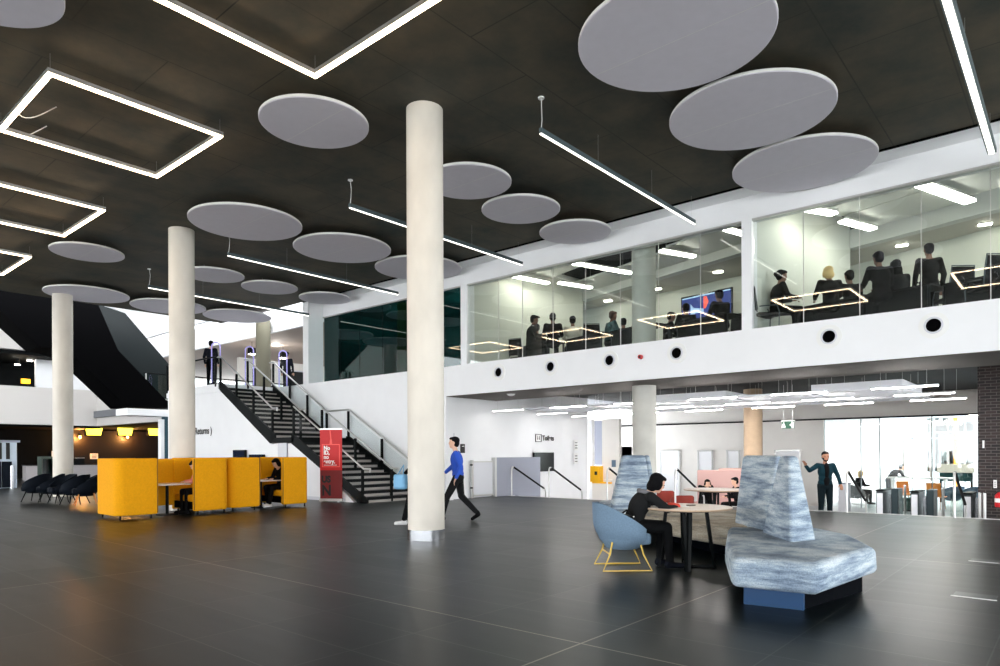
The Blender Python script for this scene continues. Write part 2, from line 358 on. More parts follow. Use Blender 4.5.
# recess right of the curved wall
wall_x(23.2, 588, 592, LOW, 2.75, M['white'], 'wall_recess')
wall_x(24.0, 592, 602, .9, 2.75, M['greywall'], 'wall_recess')
wall_x(23.2, 602, 619, LOW, 2.75, M['warmwhite'], 'wall_recess')
wall_x(23.0, 592, 612, LOW, .35, M['warmwhite'], 'wall_ledge', .5)
wall_x(28.0, 618, 632, LOW, 1.7, M['darkteal'], 'door_1', .1)
yb = atX(824, 450, 28).y; yr = atX(978.5, 450, 28).y
b = MB().box((28, yb, LOW), (28.25, 19, 2.66)).box((28, -4, 2.66), (28.25, 19, 3.6))
struct('wall_back', b, M['warmwhite'])
struct('trim_4', MB().box((27.95, yr, 2.64), (28.05, 17, 2.70)), M['black'])
for n, (pa, pb) in enumerate(((660, 680), (698, 713), (727, 740), (775, 801))):
    ya, yc = atX(pa, 450, 27.96).y, atX(pb, 450, 27.96).y
    top = atX(pa, 450, 27.96).z
    d = struct('door_%d' % (n+2), MB().box((27.93, ya, LOW), (28.0, yc, 1.45)), M['white'], bevel=.01)
    fr = MB().box((27.9, ya-.05, LOW), (27.95, ya, 1.5)).box((27.9, yc, LOW), (27.95, yc+.05, 1.5)).box((27.9, yc-.02, 1.45), (27.95, ya+.02, 1.5))
    fr.build('door_frame', M['lightsteel'], d)
    MB().cyl((27.88, yc+.12, .2), (27.88, yc+.12, .6), .02, n=8).build('door_handle', M['steel'], d)
# window wall between brick pier and white wall
wn = struct('window_1', MB().box((28.1, yr, LOW), (28.12, yb, 2.64)), M['glass'])
fr = MB()
for px in (824, 861, 880, 932): y = atX(px, 450, 28.1).y; fr.box((28.05, y-(.03 if px == 824 else .012), LOW), (28.17, y+(.03 if px == 824 else .012), 2.66))
fr.build('window_frame', M['turn'], wn)
struct('wall_brick', MB().box((20.5, 1.93, LOW), (30, -6, 3.5)), M['brick'])
# foyer behind the glazing
fo = MB().box((34.0, atX(824, 450, 34).y+3, LOW), (34.2, atX(880, 450, 34).y, 3.4)); struct('wall_foyer', fo, M['white'])
struct('ceiling_foyer', MB().box((28.3, -8, 3.0), (38, 20, 3.2)), M['white'])
wn2 = struct('window_2', MB().box((37.9, -6, LOW), (37.92, atX(880, 450, 38).y+2, 3.0)), M['glass'])
fr = MB()
for px in (890, 912, 934, 965): y = atX(px, 450, 37.9).y; fr.box((37.85, y-.03, LOW), (37.97, y+.03, 3.0))
fr.box((37.86, -6, 2.0), (37.96, 10, 2.06)); fr.build('window_frame', M['raft'], wn2)
struct('ground_outside', MB().box((46, -40, LOW-.3), (110, 60, LOW-.1)), mat('paving', (200, 200, 200), .8))
struct('ground_hill', MB().box((-60, -60, -1.2), (-14, 60, -.9)).box((-14, -60, -1.2), (46, -12, -.9)), mat('paving_near', (214, 214, 210), .8))
# under-stair wall, its top edge follows the staircase
XS = 12.0
YT, YM1, YM0, Y0 = 23.75, 20.25, 19.0, 15.45     # stair top, landing, foot
def stair_z(y):
    if y <= Y0: return 0
    if y < YM0: return 1.95*(y-Y0)/(YM0-Y0)
    if y <= YM1: return 1.95
    if y < YT: return 1.95+(ZU-1.95)*(y-YM1)/(YT-YM1)
    return ZU
poly = [(Y0+.5, 0), (28.2, 0), (28.2, ZU), (YT, ZU-.02), (YM1+.1, 1.75), (YM0-.1, 1.75)]
w = MB().slab([(XS+.06, y, z) for y, z in poly], (.12, 0, 0)); struct('wall_stair', w, M['white'])
struct('baseboard_stair', MB().box((XS+.03, Y0+.9, 0), (XS+.07, 28.2, .1)), M['raft'])
struct('floor_landing', MB().box((XS, YT, 3.7), (XF+.4, 28.2, ZU)).box((14.9, 28.2, 3.7), (XF+.9, 46, ZU)), M['white'])
# far end: upper gallery parapet, white walls
struct('wall_gallery', MB().box((-12, 44, ZB), (15, 44.3, 5.2)).box((14.7, 33.7, ZB), (15, 44.3, 5.2)), mat('gallery_paint', (196, 192, 188), .7))
struct('wall_upper', MB().box((-12, 44, 7.2), (12.2, 44.4, 12)), mat('gallery_paint', (196, 192, 188), .7))
struct('wall_far', MB().box((-12, 49, 3.12), (15, 49.2, 7.2)), M['dark'])
struct('ceiling_gallery', MB().box((-12, 44.4, 7.0), (15, 49.2, 7.2)).box((-12, 44.3, 3.0), (15, 49.2, 3.12)), M['dark'])
struct('ceiling_atrium_blocker', MB().box((-14, 28.4, 12), (30, 60, 12.3)), M['white'])  # roof added over the atrium to cut the light on its walls
struct('wall_atrium', MB().box((12.2, 46, 4), (19, 46.3, 14)).box((-14, 60, 0), (30, 60.2, 12)), M['white'])
struct('wall_side', MB().box((14.9, 28.2, 7.6), (15.1, 46, 12)), M['white'])
struct('ceiling_level', MB().box((15.65, 21.85, 6.6), (30, 46, 6.8)), mat('brown_soffit', (186, 170, 158), .7))
struct('wall_landing', MB().box((XF+4, 34, ZU), (30, 34.2, 6.6)), M['warmwhite'])
# cafe zone under the gallery
struct('wall_cafe', MB().box((-12, 49, 0), (24, 49.2, 3.12)), M['dark'])
struct('wall_panel', MB().box((14.9, 48.7, .0), (20.4, 48.98, 3.0)), M['bar'])
struct('ceiling_cafe', MB().box((15, 33.7, 3.1), (24, 49.2, 3.2)), M['dark'])
struct('wall_cafe', MB().box((24, 33.7, 0), (24.2, 49.2, 3.2)).box((-12.2, 44, 0), (-12, 49.2, 3.2)), M['dark'])
struct('floor_cafe', MB().box((XE, 33.7, -.3), (24, 50, 0)), M['lobby'])
struct('wall_teal', MB().box((12.85, 30.5, 0), (14.2, 30.7, ZB)), mat('teal_wall', (16, 62, 76), .6))
struct('trim_5', MB().box((12.66, 30.3, 0), (12.8, 30.6, 2.95)), M['white'])
# raised rooms behind the glass
def rot_pt(p, q, y): return p[0]+(q[0]-p[0])*(y-p[1])/(q[1]-p[1])
RZ = 7.65
r1 = MB().prism([(XG+.3, 14.1), (20.45, 13.6), (20.45, 13.7), (XG+.3, 14.2)], ZU, RZ); r1.prism([(22.1, 16), (20.4, 4.9), (20.6, 4.9), (22.3, 16)], ZU, RZ)
struct('wall_room', r1, M['roomwhite'])
r2 = MB().prism([(XG+.3, 5.46), (20.05, 4.7), (20.05, 4.85), (XG+.3, 5.62)], ZU, RZ); r2.prism([(20.6, 5.1), (20.62, 5.1), (22.2, 5.6), (22.2, 5.5)], ZU, RZ).prism([(22.1, 5.5), (18.9, -3), (19.1, -3), (22.3, 5.5)], ZU, RZ)
struct('wall_room', r2, M['roomwhite'])
struct('ceiling_room', MB().box((XG, -6, RZ), (23, 16, RZ+.1)), mat('room_ceiling_dark', (18, 26, 27), .9))
r3 = MB().box((XG+.3, 14.27, ZU), (19.5, 14.35, 6.95)).box((19.5, 14.27, ZU), (19.7, 21.8, 6.95)).box((XG+.3, 21.7, ZU), (19.7, 21.85, 6.95)).box((XG+.3, 14.3, 6.9), (19.7, 21.8, 7.0))
struct('wall_dark_room', r3, M['darkteal'])
bm = MB()
a, b = (20.4, 13.6), (17.9, 5.3); bm.prism([a, b, (b[0]+.3, b[1]), (a[0]+.3, a[1])], 6.9, 7.4)
a, b = (20.0, 4.7), (18.3, -.9); bm.prism([a, b, (b[0]+.3, b[1]), (a[0]+.3, a[1])], 6.9, 7.4)
struct('ceiling_beam', bm, M['roombeam'])
bm = MB(); bm.prism([(20.7, 16), (20.65, 13.6), (18.15, 5.3), (20.5, 5.3), (22.2, 16)], 6.91, 7.0); bm.prism([(20.3, 5.3), (20.25, 4.7), (18.55, -.9), (19.5, -.9), (22.1, 5.5)], 6.91, 7.0)
struct('ceiling_low', bm, mat('room_ceiling_grey', (190, 186, 176), .7))
# white mullion posts
struct('trim_6', MB().box((XG-.05, 14.05, ZU), (XG+.3, 14.3, 6.53)), M['white'])
struct('trim_7', MB().box((XG-.05, 5.45, ZU), (XG+.3, 5.67, 6.53)), M['white'])
# glass panes with thin joints
ys1 = [13.45, 12.28, 11.43, 10.41, 9.4, 8.4, 7.39, 6.37, 5.42]; ys2 = [5.2, 4.2, 3.18, 2.17, 1.15, .1, -.9]; ys3 = [20.55, 19.6, 18.5, 17.3, 16.1, 14.9, 13.7]
n = 3
for ys, gm in (([y*1.045 for y in q], g) for q, g in ((ys1, 'glass'), (ys2, 'glass'), (ys3, 'glassdark'))):
    for ya, yc in zip(ys, ys[1:]):
        p = struct('window_%d' % n, MB().box((XG+.02, yc+.006, ZU+.02), (XG+.035, ya-.006, 6.49)), M[gm]); n += 1
        MB().box((XG+.017, yc-.006, ZU+.02), (XG+.038, yc+.006, 6.49)).build('window_joint', M['lightsteel'] if gm == 'glass' else M['black'], p)
# ================================================================== COLUMNS
def column(x, y, z0, z1, m, label, collar=False, r=.3):
    e = empty('concrete_column', label, 'column', (x, y, z0), 'round concrete columns'); e['kind'] = 'thing'
    MB().cyl((x, y, z0), (x, y, z1), r, n=48).build('shaft', m, e, smooth=True)
    if collar: MB().cyl((x, y, z0), (x, y, z0+.17), r+.008, n=48).build('base_collar', M['steel'], e, smooth=True)
    else: MB().cyl((x, y, z0), (x, y, z0+.012), r+.004, n=48).build('base_joint', M['blackmatte'], e)
column(7.62, 8.15, 0, ZC, M['column'], 'tall pale round column with a steel collar, nearest and biggest of all', True)
column(7.67, 17.12, 0, ZC, M['column'], 'tall pale round column rising behind the yellow booths')
column(7.72, 26.2, 0, ZC, M['column'], 'tall round column behind the row of navy chairs')
column(15.45, 8.42, LOW, ZC, M['column2'], 'column passing from the lower seating area up through the glazed room')
column(15.45, 17.5, ZU, 6.9, mat('column_buff', (196, 188, 120), .7), 'buff round column inside the dark glazed room')
column(15.15, 26.2, ZU, ZC, mat('column_olive', (120, 116, 98), .7), 'dark grey round column on the landing at the stair top')
column(22.8, 8.35, LOW, 3.55, mat('column_tan', (196, 170, 142), .7, noise=.08), 'tan round column at the back of the lower area')
# ================================================================== CEILING DISCS
def disc(x, y, r, label):
    e = empty('ceiling_disc', label, 'ceiling disc', (x, y, 6.85), 'round acoustic ceiling discs')
    MB().lathe([(r-.012, 0), (r, .012), (r, .05), (r-.01, .06)], (x, y, 6.85), 72).build('panel', M['disc'], e, smooth=True)
    MB().lathe([(r+.001, .012), (r+.001, .05)], (x, y, 6.85), 72).build('rim', M['rim'], e, smooth=True)
    MB().box((x-.003, y-r*.97, 6.8488), (x+.003, y+r*.97, 6.851)).build('seam', M['rim'], e)
    for k in range(4):
        a = k*math.pi/2+.6; q = (x+r*.6*math.cos(a), y+r*.6*math.sin(a))
        MB().cyl((q[0], q[1], 6.9), (q[0], q[1], ZC), .004, n=6).build('hanger', M['lightsteel'], e)
BX, SX = (8.3, 10.95, 13.57-.6), (6.5, 9.91, 11.84, 13.35)
D = [
 (8.3, 4.05, 1.27, 'largest grey-white ceiling disc, cut off by the top edge of the picture'),
 (10.94, 4.03, 1.27, 'big ceiling disc between the largest disc and the one against the facade'),
 (13.56, 4.0, 1.27, 'big ceiling disc touching the white facade beside the end of the long diagonal lamp'),
 (8.21, 14.93, 1.27, 'big ceiling disc above and right of the top of the second tall column'),
 (10.93, 14.89, 1.27, 'big ceiling disc midway between the two tall pale columns'),
 (13.56, 14.79, 1.27, 'big ceiling disc crossing behind the nearest column at the facade edge'),
 (8.28, 25.6, 1.27, 'big ceiling disc over the column behind the navy chairs'),
 (10.94, 25.5, 1.27, 'big ceiling disc half hidden by the second tall column, over the black stair'),
 (13.5, 25.25, 1.27, 'big ceiling disc with a violet glint over the security gates'),
 (6.49, 9.59, .88, 'small ceiling disc left of the nearest column, just below the corner of a light frame'),
 (9.91, 9.34, .88, 'small ceiling disc peeping out right behind the top of the nearest column'),
 (11.82, 9.51, .88, 'small ceiling disc hanging free between two diagonal strip lamps'),
 (13.91, 9.47, .88, 'small ceiling disc in front of the white facade above the meeting room'),
 (6.58, 20.31, .88, 'small ceiling disc alone at the far left beneath the second light frame'),
 (9.93, 20.01, .88, 'small ceiling disc touching the right side of the second tall column'),
 (11.88, 20.13, .88, 'small ceiling disc between two strip lamps over the stair top'),
 (13.97, 20.07, .88, 'small ceiling disc against the corner of the white facade above the staircase'),
]
for x, y, r, l in D: disc(x, y, r, l)
p = atZ(22, 8, 6.85)
disc(p.x-.5, p.y-.15, .88, 'small ceiling disc cut off by the top left corner')
# ================================================================== LIGHT FRAMES AND STRIP LAMPS
def frame_light(x0, y0, x1, y1, label):
    e = empty('light_frame', label, 'ceiling light', ((x0+x1)/2, (y0+y1)/2, 6.75), 'rectangular frame lights'); w = .075
    def ring(z0, z1, g=0.):
        m = MB()
        for a, b in (((x0+g, y0+g), (x1-g, y0+w-g)), ((x0+g, y1-w+g), (x1-g, y1-g)), ((x0+g, y0+w-g), (x0+w-g, y1-w+g)), ((x1-w+g, y0+w-g), (x1-g, y1-w+g))):
            m.box((*a, z0), (*b, z1))
        return m
    ring(6.765, 6.83).build('housing', M['lightsteel'], e)
    ring(6.745, 6.765, .006).build('diffuser', M['rect'], e)
    for k in range(2):
        qx, qy = x0+.1+.9*k, y1-.04 if k else y1-.9
        pts = [(qx if k else x0+.03, qy, 6.8)]+[(x0+.03+.55*t+.1*k, qy+.12*math.sin(t*6), 6.8+.25*t-.12*math.sin(math.pi*t)) for t in [i/10 for i in range(1, 11)]]
        MB().tube(pts, .008, 6).build('cable', M['paper'], e)
    for qx, qy in ((x0+.04, y0+.04), (x1-.04, y0+.04), (x1-.04, y1-.04), (x0+.04, y1-.04)):
        MB().cyl((qx, qy, 6.83), (qx, qy, ZC), .0015, n=6).build('hanger', M['lightsteel'], e)
frame_light(3.05, 5.68, 5.6, 8.24, 'glowing light frame cut off by the top edge, only its lower corner in view')
frame_light(3.05, 10.92, 5.6, 13.5, 'complete glowing light frame at upper left, a white cable looped inside it')
frame_light(3.05, 16.15, 5.6, 18.84, 'glowing light frame at the left edge between two other light frames')
frame_light(3.05, 21.45, 5.6, 24.2, 'farthest and smallest glowing light frame at the left edge')
frame_light(3.05, .4, 5.6, 2.95, 'glowing light frame overhead, seen as a reflection in the meeting room glass')
for k in [k for k in COL.objects if k.name.startswith('light_frame')][-1:]: pass
def strip(y, x0, label, x1=14.2, wide=.055):
    e = empty('strip_lamp', label, 'ceiling light', ((x0+x1)/2, y, 6.46), 'long suspended strip lamps')
    MB().box((x0, y-wide/2, 6.475), (x1, y+wide/2, 6.56)).build('housing', mat('lamp_housing', (70, 84, 88), .5), e, bevel=.004)
    MB().box((x0+.01, y-wide*.3, 6.46), (x1-.01, y+wide*.3, 6.476)).build('diffuser', M['strip'], e)
    MB().tube([(x0+.03, y, 6.56), (x0+.05, y, 6.7), (x0+.07, y+.02, 6.86), (x0+.03, y, ZC)], .006, 6).build('cable', M['paper'], e)
    MB().lathe([(.05, 0), (.05, .02)], (x0+.03, y, ZC-.02), 16).build('ceiling_rose', M['paper'], e)
    for t in (.3, .65, .97):
        xx = x0+(x1-x0)*t; MB().cyl((xx, y, 6.56), (xx, y, ZC), .0015, n=6).build('hanger', M['lightsteel'], e)
strip(6.47, 8.54, 'long strip lamp running to the facade beside the three biggest discs')
strip(11.38, 8.52, 'long strip lamp passing behind the nearest column')
strip(16.45, 8.53, 'long strip lamp starting right of the second tall column and ending above the dark glazing')
strip(21.4, 8.58, 'farthest strip lamp, passing behind the second tall column above the stair')
strip(1.12, 4.0, 'broad white strip lamp at the top right corner', wide=.13)
# ================================================================== FACADE NOZZLES, ALARM
for k, (y, l) in enumerate(((12.26, 'round air nozzle leftmost on the white band, next to the nearest column'), (10.47, 'round air nozzle second from the nearest column on the white band'),
        (8.69, 'round air nozzle on the white band, just left of the little red alarm'), (6.93, 'round air nozzle on the white band, right of the little red alarm'),
        (3.72, 'round air nozzle on the white band below the blonde person'), (1.98, 'round air nozzle on the white band nearest the right edge'))):
    e = empty('air_nozzle', l, 'vent', (XF, y, 3.66), 'round air nozzles on the white band')
    def ringx(r0, r1, x0, x1, mm, nm):
        m = MB(); n_ = 32; vs = []
        for (r, x) in ((r0, x0), (r1, x0), (r1, x1), (r0, x1)): vs += [(x, y+r*math.cos(2*math.pi*i/n_), 3.66+r*math.sin(2*math.pi*i/n_)) for i in range(n_)]
        fs = []
        for q in range(4):
            for i in range(n_): fs.append((q*n_+i, q*n_+(i+1) % n_, ((q+1) % 4)*n_+(i+1) % n_, ((q+1) % 4)*n_+i))
        m.add(vs, fs); return m.build(nm, mm, e, smooth=True)
    ringx(.135, .235, XF, XF-.018, M['paper'], 'flange'); ringx(.12, .15, XF, XF-.04, M['raft'], 'throat')
    MB().cyl((XF-.004, y, 3.66), (XF-.012, y, 3.66), .122, n=28).build('opening', M['blackmatte'], e)
e = empty('alarm_sounder', 'tiny red alarm sounder on the white band', 'alarm', (XF, 7.84, 3.66))
MB().cyl((XF, 7.84, 3.66), (XF-.07, 7.84, 3.66), .055, .05, 20).build('body', M['extred'], e, smooth=True)
MB().cyl((XF-.07, 7.84, 3.66), (XF-.085, 7.84, 3.66), .03, .02, 16).build('cap', M['ink'], e)
e = empty('smoke_detector', 'white round detector under the edge of the upper floor', 'detector', atZ(511, 393.5, ZB))
q = atZ(511, 393.5, ZB)
MB().lathe([(.05, -.07), (.1, -.05), (.11, 0)], q, 24).build('body', M['paper'], e); MB().lathe([(.13, -.02), (.13, 0)], q, 24).build('base', M['lightsteel'], e)
# ================================================================== STAIRCASE
stc = empty('staircase', 'wide staircase with black stringers, open grey treads and steel handrails against the white wall', 'staircase', (XS, Y0, 0))
XR = 14.18
def flight(y0, y1, z0, z1, n):
    for x in (XS, XR-.06):
        MB().slab([(x, y0-.18, max(0, z0-.02)), (x, y0+.12, max(0, z0-.02)-(.16 if z0 else 0)), (x, y1+.1, z1-.2), (x, y1+.1, z1+.06), (x, y1-.05, z1+.06), (x, y0-.18, z0+.12)], (.06, 0, 0)).build('stringer', M['black'], stc)
    g = (y1-y0)/(n-1); h = (z1-z0)/n
    for i in range(n-1 if n else 0):
        y = y0+g*i; z = z0+h*(i+1)
        t = MB().box((XS+.06, y, z-.05), (XR-.06, y+g+.03, z)).build('tread', M['tread'], stc)
        MB().box((XS+.06, y-.012, z-.085), (XR-.06, y+.02, z+.004)).build('nosing', M['riser'], t)
    m = MB()
    for i in range(n):
        y = y0+g*i; z = z0+h*i; m.box((XS+.06, y+.03, z), (XR-.06, y+.045, z+h-.05))
    m.build('riser', mat('riser_pale', (176, 170, 164), .6), stc)
flight(Y0, YM0, 0, 1.95, 12)
flight(YM1, YT, 1.95, ZU, 12)
MB().box((XS, YM0-.02, 1.78), (XR, YM1+.02, 1.95)).build('landing', M['black'], stc)
def rail(x, ya, yb, z0f, posts, mm, flat=None, hook=False, stc=stc):
    a = Vector((x, ya, z0f(ya)+.98)); b = Vector((x, yb, z0f(yb)+.98))
    pts = [a, b]
    if flat: pts = [a, b, Vector((x, flat, b.z))]
    if hook: pts = [a+Vector((0, -.28, -.10)), a+Vector((0, -.3, 0)), a+Vector((0, -.06, .0))]+pts
    m = MB()
    for p, q in zip(pts, pts[1:]): m.cyl(p, q, .026, n=10)
    m.build('handrail', M['lightsteel'], stc, smooth=True)
    for y in posts:
        z = z0f(y); MB().box((x-.03, y-.035, z-.12), (x+.03, y+.035, z+.92)).build('post', M['black'], stc)
M['railglass'] = gmat('rail_glass', (250, 252, 252), .004, .04)
def infill(x, ya, yb, zf, gm='railglass'):
    MB().slab([(x, ya, zf(ya)+.12), (x, yb, zf(yb)+.12), (x, yb, zf(yb)+.86), (x, ya, zf(ya)+.86)], (.012, 0, 0)).build('glass_panel', M[gm], stc)
lo = lambda y: 1.95*(max(Y0, min(YM0, y))-Y0)/(YM0-Y0)
up = lambda y: 1.95+(ZU-1.95)*(max(YM1, min(YT, y))-YM1)/(YT-YM1)
for x in (XS+.03, (XS+XR)/2, XR-.03):
    rail(x, Y0, YM0, lo, (Y0+.05, (Y0+YM0)/2, YM0), None, hook=x < XR-.1)
    rail(x, YM1, YT, up, (YM1, YM1+1.2, YM1+2.35, YT), None, flat=YT+.25, hook=x < XR-.1)
    if x != (XS+XR)/2: infill(x, Y0, YM0, lo); infill(x, YM1, YT, up)
MB().cyl((XR-.03, YM0, 1.95+.98), (XR-.03, YM1, 1.95+.98), .026, n=10).build('handrail', M['lightsteel'], stc)
# balustrade along the landing edge left of the stair head
e = empty('glass_balustrade', 'glass balustrade with a dark rail on the landing left of the stair head', 'balustrade', (XS, 26, ZU))
MB().box((XS, YT+.3, ZU), (XS+.015, 28.1, ZU+.95)).build('glass_panel', M['railglass'], e)
MB().cyl((XS, YT+.2, ZU+1.0), (XS, 28.2, ZU+1.0), .03, n=10).build('rail', M['black'], e)
for y in (YT+.3, 26, 28.1): MB().box((XS-.03, y-.03, ZU-.1), (XS+.03, y+.03, ZU+1)).build('post', M['black'], e)
# ================================================================== HALL EDGE HANDRAILS
def edge_rail(px, label, dx=1.75):
    y = min(14.15, atX(px, 500, XE).y)
    e = empty('handrail', label, 'handrail', (XE-.1, y, 0), 'steel handrails down the wide steps')
    p = [(XE-.1, y, 0), (XE-.1, y, .88), (XE-.06, y, .95), (XE+.02, y, .95)]
    q = [(XE+dx-.1, y, .18), (XE+dx-.02, y, .12), (XE+dx, y, .04), (XE+dx, y, LOW)]
    MB().tube(p, .024, 10).build('post', M['lightsteel'], e, smooth=True)
    MB().tube(q, .024, 10).build('post', M['lightsteel'], e, smooth=True)
    MB().tube([(XE+.0, y, .955), (XE+dx-.09, y, .18)], .03, 10).build('grip', M['black'], e, smooth=True)
for px, l in ((498, 'steel handrail in front of the grey partition near the toilets'), (551, 'steel handrail beside the black wall screen'), (609, 'steel handrail near the yellow cabinet, partly hidden by the farther sofa back'),
              (677, 'steel handrail behind the round tables in front of the glazed doors'), (848, 'steel handrail beside the standing man in the teal jacket'), (955, 'steel handrail nearest the brick wall')): edge_rail(px, l)
# ================================================================== YELLOW BOOTHS
def booth(x0, x1, label, yf=15.55, depth=1.45, ww=.72, skew=0.):
    """two facing high-walled seats joined by a back, opening toward the camera"""
    e = empty('seating_booth', label, 'booth', ((x0+x1)/2, yf+depth/2, 0), 'yellow felt seating booths'); t = .13; z0, z1 = .09, 1.33; yb = yf+depth
    def pod(xa, xb, out, r=.2):
        # outer corner rounded, wall thickness t, as a U around the seat
        pts = []
        def arc(cx, cy, a0, a1, rr):
            return [(cx+rr*math.cos(a0+(a1-a0)*i/8), cy+rr*math.sin(a0+(a1-a0)*i/8)) for i in range(9)]
        if out < 0:
            outer = [(xb, yf)]+arc(xa+r, yf+r, -math.pi/2, -math.pi, r)+arc(xa+r, yb-r, math.pi, math.pi/2, r)+[(xb, yb)]
            inner = [(xb, yb-t)]+arc(xa+r, yb-r, math.pi/2, math.pi, r-t)+arc(xa+r, yf+r, -math.pi, -math.pi/2, r-t)+[(xb, yf+t)]
        else:
            outer = [(xa, yf)]+arc(xb-r, yf+r, -math.pi/2, 0, r)+arc(xb-r, yb-r, 0, math.pi/2, r)+[(xa, yb)]
            inner = [(xa, yb-t)]+arc(xb-r, yb-r, math.pi/2, 0, r-t)+arc(xb-r, yf+r, 0, -math.pi/2, r-t)+[(xa, yf+t)]
        m = MB(); n = len(outer); P = outer+inner
        # build as quads strip (outer i with inner n-1-i)
        vs = [(p[0], p[1], z) for z in (z0, z1) for p in P]; L = 2*n; fs = []
        for i in range(n-1):
            a, b, c, d = i, i+1, L-2-i, L-1-i
            fs += [(a, d, c, b), (L+a, L+b, L+c, L+d), (a, b, L+b, L+a), (d, L+d, L+c, c)]
        fs += [(0, L, L+L-1, L-1), (n-1, n, L+n, L+n-1)]
        m.add(vs, fs); w = m.build('high_wall', M['yellow'], e, bevel=.035, smooth=True, seg=3)
        sx0, sx1 = (xa+t, xb) if out < 0 else (xa, xb-t)
        MB().box((sx0+.01, yf+t+.01, .3), (sx1, yb-t-.01, .46)).build('seat', M['yellow'], e, bevel=.04, smooth=True, seg=3)
        MB().box((sx0+.01, yf+t+.01, .13), (sx1-.04, yb-t-.01, .3)).build('seat_base', M['blackmatte'], e)
        xe = xb if out < 0 else xa
        MB().tube([(xe, yf+.01, z0+.03), (xe, yf+.01, z1-.02)], .012, 6).build('piping', M['seam'], w)
        for fx in (xa+.12, xb-.1):
            for fy in (yf+.1, yb-.1): MB().cyl((fx, fy, 0), (fx, fy, z0+.01), .018, .022, 10).build('foot', M['black'], e)
    pod(x0, x0+ww, -1); pod(x1-ww, x1, 1)
    MB().box((x0+ww, yb-t, z0+.1), (x1-ww, yb, z1-.02)).build('back_panel', M['yellow'], e, bevel=.03, smooth=True)
    return e
booth(5.56, 8.10, 'nearer yellow felt booth at left with a person in pink inside', ww=.86, depth=1.22)
booth(8.20, 10.46, 'farther yellow felt booth beside the red banner, person in black inside', ww=.80, yf=15.75, depth=1.22)
for x, y, l in ((6.92, 16.25, 'dark small table inside the nearer yellow booth'), (9.42, 16.45, 'dark small table inside the farther yellow booth')):
    e = empty('booth_table', l, 'table', (x, y, 0), 'small tables in the yellow booths')
    MB().box((x-.36, y-.42, .70), (x+.36, y+.5, .73)).build('tabletop', M['tan'], e, bevel=.006)
    MB().cyl((x, y, .02), (x, y, .7), .035, n=16).build('pedestal', M['black'], e); MB().cyl((x, y, 0), (x, y, .02), .24, n=28).build('base', M['black'], e)
e = empty('paper_sheet', 'white paper on the table in the farther yellow booth', 'paper', (9.3, 16.2, .735))
MB().box((9.18, 16.08, .7305), (9.4, 16.3, .734), rz=.3).build('page', M['paper'], e)
# ================================================================== RED BANNER
bc = Vector((11.80, 16.68, 0)); bd = math.atan2(SA, CA)-.12
BW = .86
ban = empty('roll_up_banner', 'red roll-up banner by the stair foot reading No ID, no entry', 'banner', bc, rz=bd-math.pi/2)
def inb(mb, name, m, par=ban, **k):
    o = mb.build(name, m, **k); o.parent = par; return o
# local frame: x to the right seen from the camera, y away from the camera
inb(MB().box((-.38, -.01, .09), (.38, .0, 1.44)), 'banner_sheet', M['red']).data.materials.append(M['darkred'])
inb(MB().box((-.38, -.004, 1.44), (.38, .012, 2.13)), 'banner_sheet', M['red'])
inb(MB().box((-.379, -.0115, .10), (.379, -.0105, .93)), 'dark_lower_field', M['darkred'])
inb(MB().box((-.4, -.06, .02), (.4, .08, .1)), 'cassette', M['lightsteel'], bevel=.01)
inb(MB().box((-.39, -.015, 2.12), (.39, .02, 2.16)), 'top_bar', M['lightsteel'])
for s_ in (-1, 1): inb(MB().box((s_*.3-.03, -.14, 0), (s_*.3+.03, .16, .02)), 'foot', M['lightsteel'])
inb(MB().cyl((0, .03, .1), (0, .03, 2.12), .012), 'support_pole', M['steel'])
card = MB(); pink = mat('banner_pink', (236, 84, 76), .5)
for a, b in (((-.31, 1.02), (.31, 1.05)), ((-.31, 1.67), (.31, 1.70)), ((-.31, 1.02), (-.28, 1.70)), ((.28, 1.02), (.31, 1.70))): card.box((a[0], -.016, a[1]), (b[0], -.010, b[1]))
inb(card, 'card_outline', pink)
inb(MB().slab([(-.05, -.013, 1.7), (.05, -.013, 1.7), (.03, -.013, 1.84), (-.03, -.013, 1.84)], (0, .003, 0)).slab([(-.02, -.013, 1.84), (.02, -.013, 1.84), (-.01, -.013, 2.11), (-.05, -.013, 2.11)], (0, .003, 0)), 'lanyard', pink)
for body, size, z, m in (('No', .165, 1.53, M['paper']), ('ID,', .165, 1.395, M['paper']), ('no', .165, 1.265, M['paper']), ('entry.', .165, 1.135, M['paper'])):
    o = text(body, size, m, None, (-.25, -.014, z), (math.pi/2, 0, 0), bold=.006); o.parent = ban
inb(MB().box((-.25, -.016, 1.075), (.2, -.011, 1.088)), 'underline', M['paper'])
for body, size, z in (('US', .26, .58), ('N', .42, .2)):
    o = text(body, size, M['ink'], None, (-.32, -.0125, z), (math.pi/2, 0, 0), bold=.016); o.parent = ban
ban.scale = (.88, 1, 1)
# ================================================================== ITEMS ON THE STAIR WALL
def wall_text(body, px, py, size, label, y_off=0):
    q = atX(px, py, XS+.05)
    e = empty('wall_lettering', label, 'sign', q)
    text(body, size, M['ink'], e, (q.x-.005, q.y, q.z), (math.pi/2, 0, -math.pi/2), bold=.006, align='RIGHT'); return e
wall_text('( Returns )', 212, 433.5, .36, 'black lettering on the white stair wall, partly hidden by the second tall column')
def screen(px0, px1, py0, py1, label, name='wall_monitor', x=XS-.02):
    a, b = atX(px0, py0, x), atX(px1, py1, x)
    e = empty(name, label, 'screen', ((a.x+b.x)/2, (a.y+b.y)/2, b.z))
    MB().box((x-.05, b.y, b.z), (x+.05, a.y, a.z)).build('casing', M['black'], e, bevel=.01)
    MB().box((x-.056, b.y+.03, b.z+.03), (x-.05, a.y-.03, a.z-.03)).build('display', mat('display_navy', (14, 26, 52), .2), e)
